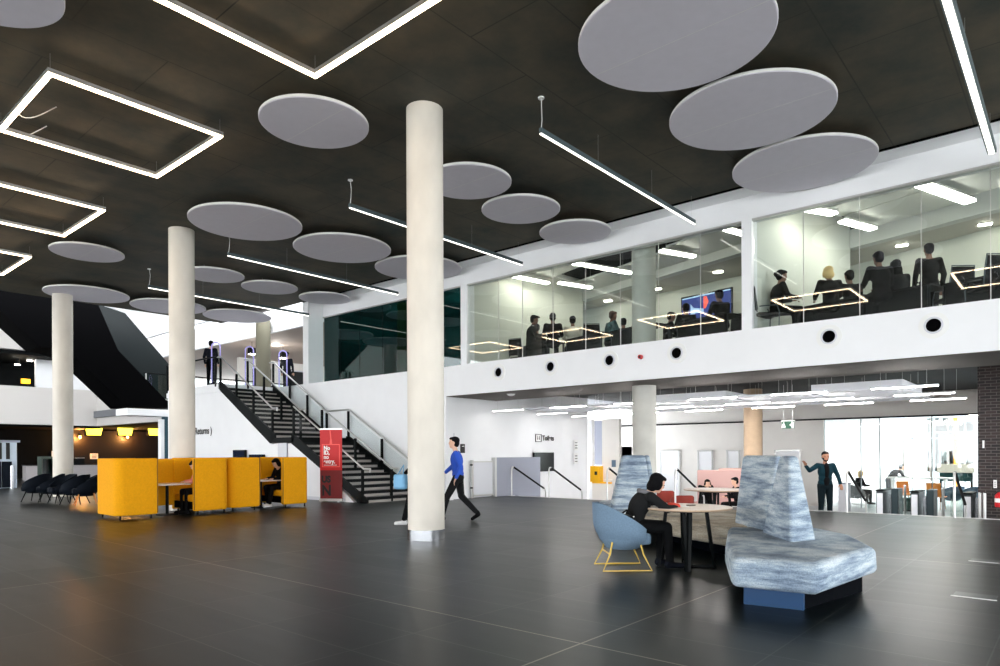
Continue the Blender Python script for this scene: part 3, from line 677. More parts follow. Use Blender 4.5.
screen(234, 245.5, 450, 468, 'dark blue self-service screen above the farther booth'); screen(250, 264, 454.5, 466, 'low black screen right of the dark blue screen above the booths')
a, b = atX(277, 443, XS), atX(286, 462, XS)
e = empty('wall_notice', 'pale notice board on the stair wall above the farther booth', 'notice', (XS, (a.y+b.y)/2, b.z))
MB().box((XS+.03, b.y, b.z), (XS+.058, a.y, a.z)).build('board', M['raft'], e); MB().box((XS+.02, b.y-.03, b.z-.3), (XS+.05, b.y, a.z)).build('edge_strip', M['greywall'], e)
# ================================================================== ZIGZAG SOFA
sofa = empty('zigzag_sofa', 'long zigzag sofa in streaked blue and white fabric with tall tapered backs', 'sofa', (8.5, 3.5, 0))
SM = [
 ([(5.86, 2.36), (5.95, 1.64), (7.42, 1.50), (8.4, 1.95), (9.0, 2.55), (8.3, 3.38), (6.95, 2.86)], [(6.22, 2.34), (6.30, 1.88), (7.5, 1.66), (8.3, 2.2), (8.2, 2.8), (7.4, 2.75)]),
 ([(8.32, 3.36), (9.02, 2.56), (10.0, 3.1), (10.9, 4.2), (11.2, 5.3), (9.5, 5.5), (8.9, 4.5)], [(8.9, 3.5), (9.3, 3.1), (10.1, 3.7), (10.6, 4.8), (10.0, 5.0), (9.4, 4.3)]),
 ([(9.52, 5.52), (11.2, 5.32), (12.2, 6.4), (11.9, 7.2), (11.1, 7.1), (10.2, 6.3)], [(10.1, 5.8), (10.9, 5.7), (11.6, 6.7), (11.4, 7.1), (10.7, 6.7)]),
]
for k, (P_, Q_) in enumerate(SM):
    c = [sum(p[i] for p in P_)/len(P_) for i in (0, 1)]
    sh = lambda P, s: [(c[0]+(p[0]-c[0])*s, c[1]+(p[1]-c[1])*s) for p in P]
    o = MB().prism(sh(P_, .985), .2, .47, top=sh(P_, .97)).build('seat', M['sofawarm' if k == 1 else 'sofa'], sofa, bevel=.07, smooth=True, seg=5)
    pl = MB().prism(Q_, .0, .2).build('plinth', M['plinthshade'], sofa)  # blue plinth, its shaded sides painted near black
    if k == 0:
        fp = MB().prism([(6.19, 2.36), (6.27, 1.86), (6.31, 1.86), (6.23, 2.36)], .0, .2).build('plinth_front', M['plinth'], sofa); fp['label'] = 'blue plinth front, the face without painted shade'
def back(base, top, zt=1.36, nm='backrest'):
    MB().prism(base, .44, zt, top=top).build(nm, M['sofa'], sofa, bevel=.05, smooth=True, seg=4)
back([(8.84, 3.50), (8.14, 2.86), (8.55, 2.55), (9.25, 3.15)], [tuple(atD(742, 456, 8.95)[:2]), tuple(atD(777, 456, 8.2)[:2]), tuple(atD(783, 456, 8.3)[:2]), tuple(atD(752, 456, 9.1)[:2])])
bc_ = (7.85, 2.47)
bb = [(7.95, 2.82), (7.22, 2.26), (7.62, 2.12), (8.5, 2.68)]
back(bb, [(bc_[0]+(p[0]-bc_[0])*.42, bc_[1]+(p[1]-bc_[1])*.36) for p in bb])
vr, vf = Vector((SA, -CA)), Vector((CA, SA))
c2 = Vector((10.15, 5.72))
def q2(c, hw, hd): return [tuple(c+vr*a*hw+vf*b*hd) for a, b in ((-1, -1), (1, -1), (1, 1), (-1, 1))]
back(q2(c2-vr*.06, .35, .2), q2(c2-vr*.02, .19, .1))
back(q2(c2+vr*.32+vf*.1, .07, .24), q2(c2+vr*.22+vf*.08, .035, .1))
c3 = Vector((9.9, 4.0))
# ================================================================== ROUND TABLES
def round_table(x, y, label, r=.54, rz=.5):
    e = empty('round_table', label, 'table', (x, y, 0), 'round pale tables'); 
    t = MB().lathe([(r-.02, .718), (r, .728), (r, .738), (r-.004, .742)], (x, y, 0), 64).build('tabletop', M['tan'], e, smooth=True)
    MB().lathe([(r-.012, .716), (r+.001, .727), (r+.001, .7385)], (x, y, 0), 64).build('table_edge', M['edge'], t, smooth=True)
    MB().cyl((x, y, .69), (x, y, .718), .3, n=32).build('top_plate', M['black'], e)
    for k in range(4):
        a = rz+k*math.pi/2
        for d in (-.055, .055):
            MB().bar((x+.24*math.cos(a+d*3), y+.24*math.sin(a+d*3), .7), (x+.33*math.cos(a+d), y+.33*math.sin(a+d), .0), .035, .035).build('leg', M['black'], e)
    for k in range(2):
        a = rz+k*math.pi/2; MB().bar((x-.33*math.cos(a), y-.33*math.sin(a), .02+.0*k), (x+.33*math.cos(a), y+.33*math.sin(a), .02), .04, .03).build('foot_bar', M['black'], e)
    return e
round_table(7.75, 3.66, 'round pale table in front, beside the woman writing')
round_table(11.75, 5.0, 'round pale table behind the sofa, farther from the camera')
# things on the front table
e = empty('notebook', 'open white notebook under the hands of the woman at the round table', 'notebook', (7.6, 3.9, .742))
MB().box((7.40, 3.78, .7425), (7.64, 3.95, .75), rz=.7).build('pages', M['paper'], e); MB().box((7.60, 3.64, .7425), (7.84, 3.82, .749), rz=.62).build('pages', M['paper'], e)
tag(MB().cyl((7.84, 3.70, .7495), (7.93, 3.62, .7495), .006, n=8).build('pen', M['ink']), 'dark pen lying on the front round table', 'pen')
# ================================================================== TUB CHAIRS
def tub_chair(loc, rz, shell, label, legs='sled', legm=None, group='tub chairs', s=1., lowback=False):
    """shell curls round the sitter; +x is the open front"""
    e = empty('tub_chair', label, 'chair', (0, 0, 0), group)
    n = 36; A = R_(128); rings = []
    def rim(a):
        k = abs(a)/A; return .80-.0*k-(.30*max(0, (k-.25)/.75)**1.4)
    outer, inner = [], []
    L = 8
    for i in range(n+1):
        a = -A+2*A*i/n; ca, sa = math.cos(a+math.pi), math.sin(a+math.pi); top = rim(a)
        co, ci = [], []
        for j in range(L+1):
            t = j/L; z = .25+(top-.25)*t
            ro = .19+.15*math.sin(min(1, t*1.6)*math.pi/2)+.015*t; ri = ro-.035
            wx = 1.02
            co.append((ro*wx*ca, ro*1.02*sa, z)); ci.append((ri*wx*ca, ri*1.02*sa, max(z, .38)))
        outer.append(co); inner.append(ci)
    m = MB(); vs = []
    W = 2*(L+1)
    for co, ci in zip(outer, inner): vs += co+ci[::-1]
    fs = []
    for i in range(n):
        for j in range(W): fs.append((i*W+j, (i+1)*W+j, (i+1)*W+(j+1) % W, i*W+(j+1) % W))
    fs += [tuple(range(W))[::-1], tuple(range(n*W, n*W+W))]
    m.add(vs, fs); sh = m.build('shell', shell, e, smooth=True)
    MB().lathe([(.15, .24), (.20, .25), (.30, .36), (.305, .42), (.27, .45)], (.02, 0, 0), 36).build('seat', shell, e, smooth=True)
    MB().box((.02, -.2, .30), (.31, .2, .44)).build('seat_front', shell, e, bevel=.04, smooth=True, seg=3)
    if legs == 'sled':
        for sy in (-1, 1):
            MB().tube([(.16, sy*.20, .37), (.20, sy*.225, .20), (.29, sy*.27, .012), (.0, sy*.27, .012), (-.29, sy*.27, .012), (-.2, sy*.225, .2), (-.16, sy*.20, .37)], .011, 8).build('sled_leg', legm, e, smooth=True)
        MB().tube([(-.2, -.225, .2), (-.2, .225, .2)], .010, 8).build('crossbar', legm, e); MB().tube([(.16, -.2, .36), (.16, .2, .36)], .010, 8).build('crossbar', legm, e)
    else:
        for sx in (-1, 1):
            for sy in (-1, 1): MB().cyl((sx*.15, sy*.15, .37), (sx*.26, sy*.26, 0), .018, .011, 10).build('leg', legm, e)
    e.location = loc; e.rotation_euler = (0, 0, rz); e.scale = (s, s, s); return e
hd = math.atan2(-.61, .58)
tub_chair((7.20, 4.23, 0), hd, M['blueshell'], 'pale blue tub chair with yellow tube legs at the front round table', 'sled', M['yellowtube'])
tub_chair((11.75, 4.15, 0), hd+2.2, mat('tub_beige', (176, 170, 160), .9), 'beige tub chair at the farther round table', 'legs', M['black'])
navy0 = None
NV = [(36, 479, 'leftmost navy tub chair in the row before the dark cafe'), (50, 480, 'navy tub chair second from the left in the row before the dark cafe'), (62, 481, 'navy tub chair in front of the third column'),
      (75, 482, 'navy tub chair right of the third column, its back turned'), (86, 483, 'navy tub chair with visible oak legs next to the nearer yellow booth')]
for k, (px, py, l) in enumerate(NV):
    q = atZ(px, 505-.9*(4-k), 0)
    if navy0 is None: navy0 = tub_chair((q.x, q.y, 0), 2.4, M['navy'], l, 'legs', M['black'], 'navy tub chairs', 1.06)
    elif k == 4: tub_chair((q.x, q.y, 0), 2.9, M['navy'], l, 'legs', M['wood'], 'navy tub chairs', 1.06)
    else: dup(navy0, (q.x, q.y, 0), 2.4+.4*(k % 3), l)
# ================================================================== PEOPLE
SK = mat('skin_light', (222, 176, 150), .5); SKD = mat('skin_tan', (176, 124, 96), .5); HB = mat('hair_black', (5, 5, 8), .85, spec=.15); HBL = mat('hair_blonde', (214, 182, 122), .6)
HBR = mat('hair_brown', (70, 44, 30), .6); EYE_M = mat('eye_dark', (30, 20, 18), .3)
CL = dict(black=mat('cloth_black', (6, 7, 9), .85, spec=.15), navy=mat('cloth_navy', (10, 14, 24), .85, spec=.15), teal=mat('cloth_teal', (14, 46, 56), .85, spec=.15), darkteal=mat('cloth_dark_teal', (7, 22, 27), .85, spec=.15), pink=mat('cloth_pink', (238, 150, 140), .85),
          charcoal=mat('cloth_charcoal', (26, 27, 28), .85, spec=.15), blue=mat('cloth_blue', (36, 84, 196), .8), lightblue=mat('cloth_light_blue', (120, 176, 214), .7), grey=mat('cloth_grey', (104, 104, 108), .8),
          cream=mat('cloth_cream', (220, 214, 200), .9), orange=mat('cuff_orange', (236, 84, 66), .7), white=mat('shoe_white', (226, 226, 226), .5), check=mat('cloth_check', (60, 92, 96), .8, noise=.6, scale=22))
POSE = {
 'stand': dict(pel=(0, 0, .95), che=(.01, 0, 1.27), nek=(.0, 0, 1.46), hed=(.03, 0, 1.635), sh=(0, .18, 1.42), el=(-.03, .25, 1.14), wr=(.07, .25, .89), hip=(0, .09, .93), kn=(.02, .10, .50), an=(0, .11, .09), look=(1, 0, 0)),
 'sit': dict(pel=(0, 0, .54), che=(.03, 0, .87), nek=(.07, 0, 1.05), hed=(.12, 0, 1.215), sh=(.06, .18, 1.01), el=(.14, .24, .77), wr=(.38, .14, .76), hip=(.0, .09, .53), kn=(.43, .12, .53), an=(.44, .12, .09), look=(1, 0, -.15)),
 'walk': dict(pel=(0, 0, .93), che=(.03, 0, 1.26), nek=(.05, 0, 1.45), hed=(.09, 0, 1.62), sh=(.03, .18, 1.40), el=(-.08, .24, 1.14), wr=(.02, .26, .90), hip=(0, .09, .92), kn=(.22, .09, .52), an=(.33, .09, .10), look=(1, 0, 0)),
}
def person(label, loc, heading, pose='stand', top='black', legs='black', shoe='black', hair='short', hairm=None, skin=None, ov=None, group=None, vox=.016, fingers=False, scale=1., name='person', skirt=None):
    skin = skin or SK; hairm = hairm or HB
    p = dict(POSE[pose]); J = {}
    for k, v in p.items():
        if k in ('sh', 'el', 'wr', 'hip', 'kn', 'an'):
            for s_ in (1, -1): J[k+('L' if s_ > 0 else 'R')] = Vector((v[0], v[1]*s_, v[2]))
        else: J[k] = Vector(v)
    if pose == 'walk':
        J['knR'] = Vector((-.05, -.09, .52)); J['anR'] = Vector((-.38, -.09, .17)); J['elR'] = Vector((.12, -.24, 1.16)); J['wrR'] = Vector((.3, -.22, 1.0))
    for k, v in (ov or {}).items(): J[k] = Vector(v)
    fwd = (J['look']).normalized(); side = Vector((0, 0, 1)).cross(fwd).normalized(); upv = fwd.cross(side)
    Rh = Matrix((fwd, side, upv)).transposed()
    H = J['hed']; hp = lambda x, y, z: H+Rh @ Vector((x, y, z))
    spine = (J['nek']-J['pel']).normalized(); fy = Vector((0, 1, 0)); fx = fy.cross(spine).normalized(); Rs = Matrix((fx, fy, spine)).transposed()
    # ---- body (skin)
    m = MB()
    m.ell(hp(-.005, 0, .035), (.098, .078, .098), rot=Rh); m.ell(hp(.025, 0, -.045), (.068, .056, .068), rot=Rh); m.ell(hp(.092, 0, -.005), (.02, .013, .026), rot=Rh)
    m.ell(hp(.062, 0, -.085), (.026, .026, .022), rot=Rh); m.ell(hp(.08, 0, -.052), (.014, .026, .010), rot=Rh)
    for s_ in (-1, 1): m.ell(hp(-.005, s_*.078, 0), (.022, .013, .034), rot=Rh)
    m.cap(J['nek']-spine*.03, hp(-.01, 0, -.05), .054, .05)
    mid = J['pel'].lerp(J['che'], .5)
    m.ell(J['pel'], (.105, .155, .12), rot=Rs); m.ell(mid, (.095, .13, .16), rot=Rs); m.ell(J['che'], (.11, .155, .19), rot=Rs)
    for s_ in 'LR':
        m.cap(J['nek']-spine*.05, J['sh'+s_], .055, .052); m.cap(J['sh'+s_], J['el'+s_], .046, .036); m.cap(J['el'+s_], J['wr'+s_], .035, .025)
        m.cap(J['hip'+s_], J['kn'+s_], .08, .052); m.cap(J['kn'+s_], J['an'+s_], .05, .034)
        ft = J['an'+s_]+Vector((.15, 0, -.05)) if not ('an'+s_ in 'anR' and pose == 'walk' and s_ == 'R') else J['an'+s_]+Vector((.09, 0, -.12))
        m.cap(J['an'+s_]+Vector((-.02, 0, -.04)), ft, .036, .026)
        d = (J['wr'+s_]-J['el'+s_]).normalized(); g = J.get('hand'+s_); d = g.normalized() if g else d
        lat = d.cross(Vector((0, 0, 1))); lat = lat.normalized() if lat.length > .3 else Vector((1, 0, 0)).cross(d).normalized(); nrm = lat.cross(d).normalized()
        if nrm.z > 0: nrm = -nrm
        w = J['wr'+s_]; pm = w+d*.05
        Rp = Matrix((d, lat, nrm)).transposed(); m.ell(pm, (.05, .04, .017), rot=Rp)
        for q, (o_, l_) in enumerate(((-.030, .062), (-.010, .074), (.011, .070), (.030, .055))):
            a = w+d*.085+lat*o_; b = a+d*l_*.5+nrm*.010; c = b+d*l_*.4+nrm*.028; m.cap(a-d*.02, b, .0095, .009); m.cap(b, c, .009, .0075)
        inn = 1 if (lat.dot(Vector((0, -1 if s_ == 'L' else 1, 0)))) > 0 else -1
        a = w+d*.025+lat*.03*inn; b = a+d*.03+lat*.03*inn+nrm*.01; c = b+d*.03+lat*.006*inn+nrm*.012; m.cap(a, b, .012, .011); m.cap(b, c, .011, .009)
    body = remesh(m.build(name, skin), .0085 if fingers else vox, 2 if fingers else 1)
    tag(body, label, 'person', group)
    # ---- clothes
    m = MB(); T = lambda v: J[v]
    m.ell(J['pel']+spine*.05, (.125, .175, .12), rot=Rs); m.ell(mid, (.125, .16, .17), rot=Rs); m.ell(J['che'], (.135, .18, .2), rot=Rs)
    for s_ in 'LR':
        m.cap(J['nek']-spine*.06, J['sh'+s_], .062, .068); m.cap(J['sh'+s_], J['el'+s_], .066, .054); m.cap(J['el'+s_], J['el'+s_].lerp(J['wr'+s_], .93), .054, .04)
    jk = remesh(m.build('jacket', CL[top] if isinstance(top, str) else top), vox, 2); attach(jk, body)
    m = MB(); m.ell(J['pel']-spine*.02, (.122, .172, .12), rot=Rs)
    for s_ in 'LR': m.cap(J['hip'+s_], J['kn'+s_], .098, .072); m.cap(J['kn'+s_], J['kn'+s_].lerp(J['an'+s_], .93), .07, .055)
    tr = remesh(m.build('trousers', CL[legs]), vox, 2); attach(tr, body)
    for s_ in 'LR':
        m = MB(); a = J['an'+s_]; low = s_ == 'R' and pose == 'walk'
        tip = a+(Vector((.10, 0, -.13)) if low else Vector((.16, 0, -.045)))
        m.cap(a+Vector((-.03, 0, -.035)), tip, .046, .038); m.cap(a+Vector((-.01, 0, .01)), a+Vector((-.03, 0, -.035)), .045, .046)
        sh = remesh(m.build('shoe', CL[shoe]), .014, 1); attach(sh, body)
    # ---- hair
    m = MB()
    m.ell(hp(-.03, 0, .055), (.098, .09, .085), rot=Rh); m.ell(hp(-.05, 0, .0), (.07, .082, .09), rot=Rh)
    m.ell(hp(.018, 0, .092), (.078, .077, .036), rot=Rh)
    if hair == 'long':
        m.ell(hp(-.05, 0, -.08), (.065, .1, .13), rot=Rh); m.ell(hp(-.06, 0, -.18), (.055, .1, .11), rot=Rh)
        for s_ in (-1, 1): m.ell(hp(.0, s_*.083, -.03), (.045, .022, .1), rot=Rh)
    if hair == 'bob':
        m.ell(hp(-.05, 0, -.05), (.07, .098, .09), rot=Rh)
        for s_ in (-1, 1): m.ell(hp(.0, s_*.083, -.02), (.05, .022, .08), rot=Rh)
    if hair == 'bun': m.ell(hp(-.12, 0, .03), (.055, .055, .055), rot=Rh)
    if hair == 'cap': m.ell(hp(.03, 0, .095), (.11, .085, .035), rot=Rh)
    h = remesh(m.build('hair' if hair != 'cap' else 'cap', hairm), .014, 1); attach(h, body)
    if fingers:
        for s_ in (-1, 1): attach(MB().ell(hp(.083, s_*.032, .018), (.010, .012, .008), rot=Rh).build('eye', EYE_M, smooth=True), body)
        attach(MB().ell(hp(.088, 0, -.055), (.008, .024, .005), rot=Rh).build('mouth', mat('lips', (170, 90, 84), .5), smooth=True), body)
        if hair == 'short':
            bd_ = MB(); bd_.ell(hp(.05, 0, -.088), (.038, .048, .03), rot=Rh)
            for s_ in (-1, 1): bd_.ell(hp(.035, s_*.05, -.055), (.035, .014, .04), rot=Rh)
            attach(remesh(bd_.build('beard', HB), .01, 1), body)
    body.location = loc; body.rotation_euler = (0, 0, heading); body.scale = (scale,)*3
    return body
AR = math.atan2(-CA, SA)      # heading of picture right
AF = math.atan2(SA, CA)       # away from the camera
# the woman at the front table, leaning over her notebook
wm = person('woman with black hair and charcoal jacket, leaning over the front round table', (7.27, 4.13, 0), AR+.05, 'sit', 'charcoal', 'black', 'navy', 'bob', fingers=True, vox=.012, scale=.93,
  ov=dict(che=(.10, 0, .83), nek=(.22, 0, .98), hed=(.33, 0, 1.10), look=(.9, .1, -.45), shL=(.20, .17, .94), shR=(.20, -.17, .94), elL=(.34, .27, .79), elR=(.38, -.27, .79), wrL=(.56, .06, .79), wrR=(.56, -.08, .79),
          handL=(.9, -.5, 0), handR=(.9, .5, 0), pel=(-.02, 0, .56), hipL=(0, .09, .55), hipR=(0, -.09, .55), knL=(.42, .12, .54), knR=(.42, -.12, .54), anL=(.40, .12, .09), anR=(.46, -.12, .09)))
col_ = MB(); col_.tube([(.18+.09*math.cos(t), .10*math.sin(t), .985-.03*math.cos(t)) for t in [i*math.pi/8 for i in range(16)]], .03, 8, closed=True)
c = col_.build('collar', CL['grey'], smooth=True); c.parent = wm
for s_ in (-1, 1):
    c = MB().cyl((.51, s_*.095, .795), (.59, s_*.05, .80), .054, .045, n=16).build('cuff', CL['orange'], smooth=True); c.parent = wm
# bag hung on her chair
e = empty('shoulder_bag', 'black bag with small white marks hanging inside the blue tub chair', 'bag', (7.02, 4.20, .5))
q = Vector((7.08, 4.10, 0))
m = MB().box((-.17, -.08, .46), (.19, .10, .66), rz=hd+math.pi/2, c=(0, 0)); m.v = [(v[0]+q.x, v[1]+q.y, v[2]) for v in m.v]; m.build('pouch', M['bag'], e, bevel=.04, smooth=True)
MB().tube([(q.x-.02, q.y+.10, .64), (q.x, q.y, .72), (q.x+.02, q.y-.10, .64)], .012, 6).build('strap', M['bag'], e)
for k in range(3): MB().box((q.x-.12+.02*k, q.y-.06-.04*k, .55+.03*k), (q.x-.1+.02*k, q.y-.048-.04*k, .60+.03*k)).build('white_mark', M['paper'], e)
# walkers half hidden by the nearest column
person('walking person in black with a light blue bag, left of the nearest column', (9.05, 9.84, 0), AR+math.pi+.2, 'walk', 'black', 'black', 'white', 'short', ov=dict(anR=(-.36, -.09, .16)), name='person')
person('person in a bright blue jacket walking behind the right edge of the nearest column', (10.05, 9.78, 0), AR+math.pi-.05, 'walk', 'blue', 'charcoal', 'black', 'short')
e = empty('shoulder_bag', 'light blue bag carried by the walker left of the nearest column', 'bag', (8.65, 10.35, .8))
MB().box((8.76, 10.02, .70), (8.90, 10.34, 1.0)).build('pouch', CL['lightblue'], e, smooth=True, bevel=.05, seg=3); MB().tube([(8.83, 10.1, .99), (8.86, 10.12, 1.18), (8.83, 10.26, .99)], .012).build('strap', CL['lightblue'], e)
# standing man on the steps
mq = atD(825, 453, 16.4)
person('bearded man in an open teal jacket standing on the steps with one arm out', (17.75, mq.y*17.75/mq.x, LOW+.35), AF+math.pi-.1, 'stand', 'teal', 'darkteal', 'black', 'short', skin=SKD, fingers=True, vox=.014,
  ov=dict(elR=(.05, -.38, 1.30), wrR=(.18, -.52, 1.42), handR=(.2, -.3, .8), elL=(.0, .3, 1.17), wrL=(.16, .30, .97), look=(1, -.1, -.05)))
m = MB().ell((.085, 0, 1.29), (.072, .075, .20), 16, 12).ell((.06, 0, 1.05), (.085, .09, .17), 16, 12).build('shirt', CL['black'], smooth=True); m.parent = [o for o in COL.objects if o.name.startswith('person')][-1]
# booth sitters
pb = person('dark-haired person in pink bent over in the nearer yellow booth', (7.70, 16.1, 0), math.pi, 'sit', 'pink', 'black', 'black', 'bob', ov=dict(hed=(.20, 0, 1.14), nek=(.12, 0, 1.02), look=(.8, 0, -.6)))
person('person in black sitting hunched in the farther yellow booth with white trainers', (10.0, 16.35, 0), math.pi+.1, 'sit', 'black', 'black', 'white', 'bob', ov=dict(hed=(.20, 0, 1.16), nek=(.12, 0, 1.03), look=(.8, 0, -.5), anL=(.5, .12, .09), anR=(.36, -.12, .09)))
# ================================================================== MEETING ROOMS ON THE UPPER FLOOR
def head_at(px, py, ztop):
    r = ray(px, py); t = (ztop-EYE)/r.z; return Vector((t*r.x, t*r.y, ZU))
SIT = 5.43; G1 = 'people in the left meeting room'; G2 = 'people in the right meeting room'
def rp(px, py, label, pose='sit', face=0., ztop=None, minx=15.35, **k):
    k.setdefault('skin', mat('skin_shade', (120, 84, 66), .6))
    p = head_at(px, py, ztop or (SIT if pose == 'sit' else 5.74))
    if p.x < minx: p = Vector((minx, p.y*minx/p.x, ZU))
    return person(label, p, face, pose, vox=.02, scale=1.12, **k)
rp(530, 318, 'person in a dark hooded coat and cap, leftmost standing figure in the left meeting room', 'sit', AR, hair='cap', hairm=CL['black'])
rp(537, 329, 'small dark-haired head low behind the leftmost figures in the left meeting room', 'sit', AF, top='charcoal', ztop=5.33)
rp(553, 315, 'broad-shouldered person in black seen from behind in the left meeting room', 'sit', AF)
rp(573, 318, 'person in a cream top with dark hair seated in the left meeting room', 'sit', AF, top='cream')
rp(609, 313.5, 'person in a checkered shirt turned sideways left of the grey column upstairs', 'sit', AR+.3, top='check', hairm=HBR)
rp(624, 320, 'dark figure at the desk right beside the grey column upstairs', 'sit', AF)
rp(667, 326, 'dark leaning figure just right of the grey column upstairs', 'sit', AR, ztop=5.1)
rp(687, 311, 'seated dark figure in front of the left end of the blue screen', 'sit', AF, ztop=5.28)
rp(722, 292, 'person with dark hair silhouetted against the blue screen', 'sit', AF+.3)
rp(776, 273.5, 'woman with dark tied hair seated alone at the left of the right meeting room', 'sit', AR, hair='bun')
rp(831, 268.5, 'blonde person in black seen from behind in the right meeting room', 'sit', AF, hairm=HBL, hair='bob')
rp(852, 277, 'small dark head just right of the blonde person upstairs', 'sit', AF, ztop=5.33)
rp(881.5, 254, 'broad person in black seen from behind in the middle of the right room', 'sit', AF, top='black')
rp(899, 262, 'long-haired dark figure between the two broad men upstairs', 'sit', AF, hair='long', top='charcoal')
rp(929, 244.5, 'tall man in a dark coat rising above the chairs in the right room', 'stand', AF-.2, ztop=5.95)
# dark desks and chairs
desk0 = None
def desk(p, rz, label):
    global desk0
    if desk0 is None:
        e = empty('office_desk', label, 'desk', (0, 0, 0), 'dark desks upstairs')
        MB().box((-.8, -.35, .70), (.8, .35, .73)).build('desktop', M['desk'], e)
        MB().box((-.78, .30, .25), (.78, .33, .70)).build('modesty_panel', M['desk'], e)
        for sx in (-.76, .76):
            MB().box((sx-.02, -.33, 0), (sx+.02, -.28, .7)).box((sx-.02, .28, 0), (sx+.02, .33, .7)).box((sx-.02, -.33, 0), (sx+.02, .33, .04)).build('leg', M['turn'], e)
        desk0 = e; e.location = p; e.rotation_euler = (0, 0, rz)
    else: dup(desk0, p, rz, label)
TW = math.pi/2-.3
for (x, y, l) in ((16.6, 12.6, 'dark desk at the left end of the left meeting room'), (16.4, 10.6, 'dark desk behind the standing figures in the left room'), (16.1, 8.9, 'dark desk left of the grey column upstairs'),
                  (16.2, 7.0, 'dark desk below the blue screen'), (16.4, 4.1, 'dark desk beside the woman with the white collar'), (16.2, 2.9, 'dark desk in front of the blonde person'), (16.0, 1.2, 'dark desk at the right edge of the right room')):
    desk((x, y, ZU), TW, l)
chair0 = None
def office_chair(p, rz, label):
    global chair0
    if chair0 is None:
        e = empty('office_chair', label, 'chair', (0, 0, 0), 'black office chairs upstairs')
        MB().box((-.24, -.24, .43), (.24, .24, .5)).build('seat', M['chairblack'], e, bevel=.03, smooth=True)
        MB().slab([(-.24, -.24, .55), (-.24, .24, .55), (-.30, .22, 1.05), (-.30, -.22, 1.05)], (-.04, 0, 0)).build('backrest', M['chairblack'], e, bevel=.012)
        MB().tube([(-.27, -.24, .5), (-.30, -.24, .8), (-.33, -.22, 1.07), (-.33, .22, 1.07), (-.30, .24, .8), (-.27, .24, .5)], .014, 8)  .build('back_frame', M['turn'], e, smooth=True)
        for sy in (-1, 1):
            MB().tube([(-.22, sy*.25, .62), (.16, sy*.25, .66), (.22, sy*.25, .5), (.2, sy*.25, .02), (-.24, sy*.25, .02)], .013, 8).build('sled_leg', M['turn'], e, smooth=True)
        chair0 = e; e.location = p; e.rotation_euler = (0, 0, rz)
    else: dup(chair0, p, rz, label)
for (px, py, zt, rz, l) in ((520, 350, 4.75, AR+1, 'chair at the far left of the left meeting room'), (590, 330, 4.95, AF, 'empty black chair left of the person in the checkered shirt'),
                  (735, 312, 5.06, AF+2.4, 'black chair at the right end below the blue screen'), (765, 300, 4.75, AR, 'chair of the woman with the white collar'),
                  (952, 270.5, 5.06, AF, 'high-backed chair with a pale rim right of the tall man'), (986, 252, 5.2, AF, 'large high-backed chair at the right edge upstairs')):
    q = head_at(px, py, zt); k = max(1, 15.35/q.x); office_chair((q.x*k, q.y*k, ZU), rz, l)
# blue presentation screen on the angled back wall
a = atD(681, 298, 21.2); b = atD(732, 286.6, 19.8)
e = empty('presentation_screen', 'large screen showing blue and red shapes in the left meeting room', 'screen', (a.x, a.y, ZU))
zt = (a.z+b.z)/2; bk = Vector((b.x-a.x, b.y-a.y, 0)); L = bk.length; bk.normalize(); nr = Vector((bk.y, -bk.x, 0)); nr = nr if nr.x < 0 else -nr
def scr(u0, u1, v0, v1, d0, d1):
    m = MB(); A_ = Vector((a.x, a.y, zt)); f = lambda u, v, d: A_+bk*u*L-Vector((0, 0, v*.95))+nr*d
    return m.slab([f(u0, v0, d0), f(u1, v0, d0), f(u1, v1, d0), f(u0, v1, d0)], nr*(d1-d0))
scr(0, 1, 0, 1, -.06, 0).build('casing', M['screenblack'], e)
scr(.02, .98, .05, .95, .0, .004).build('display', emat('screen_blue', (20, 46, 120), .12), e)
scr(.03, .97, .05, .09, .004, .006).build('title_strip', emat('screen_pale', (150, 180, 210), .18), e)
m = MB(); A_ = Vector((a.x, a.y, zt)); g = lambda u, v, d=.005: A_+bk*u*L-Vector((0, 0, v*.95))+nr*d
m.slab([g(.46, .12), g(.52, .12), (g(.56, .3)), g(.50, .5), g(.46, .5)], nr*.003); m.build('red_shape', emat('screen_red', (226, 80, 60), .2), e)
m = MB(); m.slab([g(.2, .28), g(.26, .42), g(.46, .5), g(.46, .62), g(.3, .6), g(.2, .72)], nr*.003); m.build('pale_shape', emat('screen_pale', (150, 180, 210), .18), e)
MB().box((a.x*.5+b.x*.5-.03+.1, a.y*.5+b.y*.5-.03, ZU), (a.x*.5+b.x*.5+.03+.1, a.y*.5+b.y*.5+.03, zt-.5)).build('stand', M['black'], e)
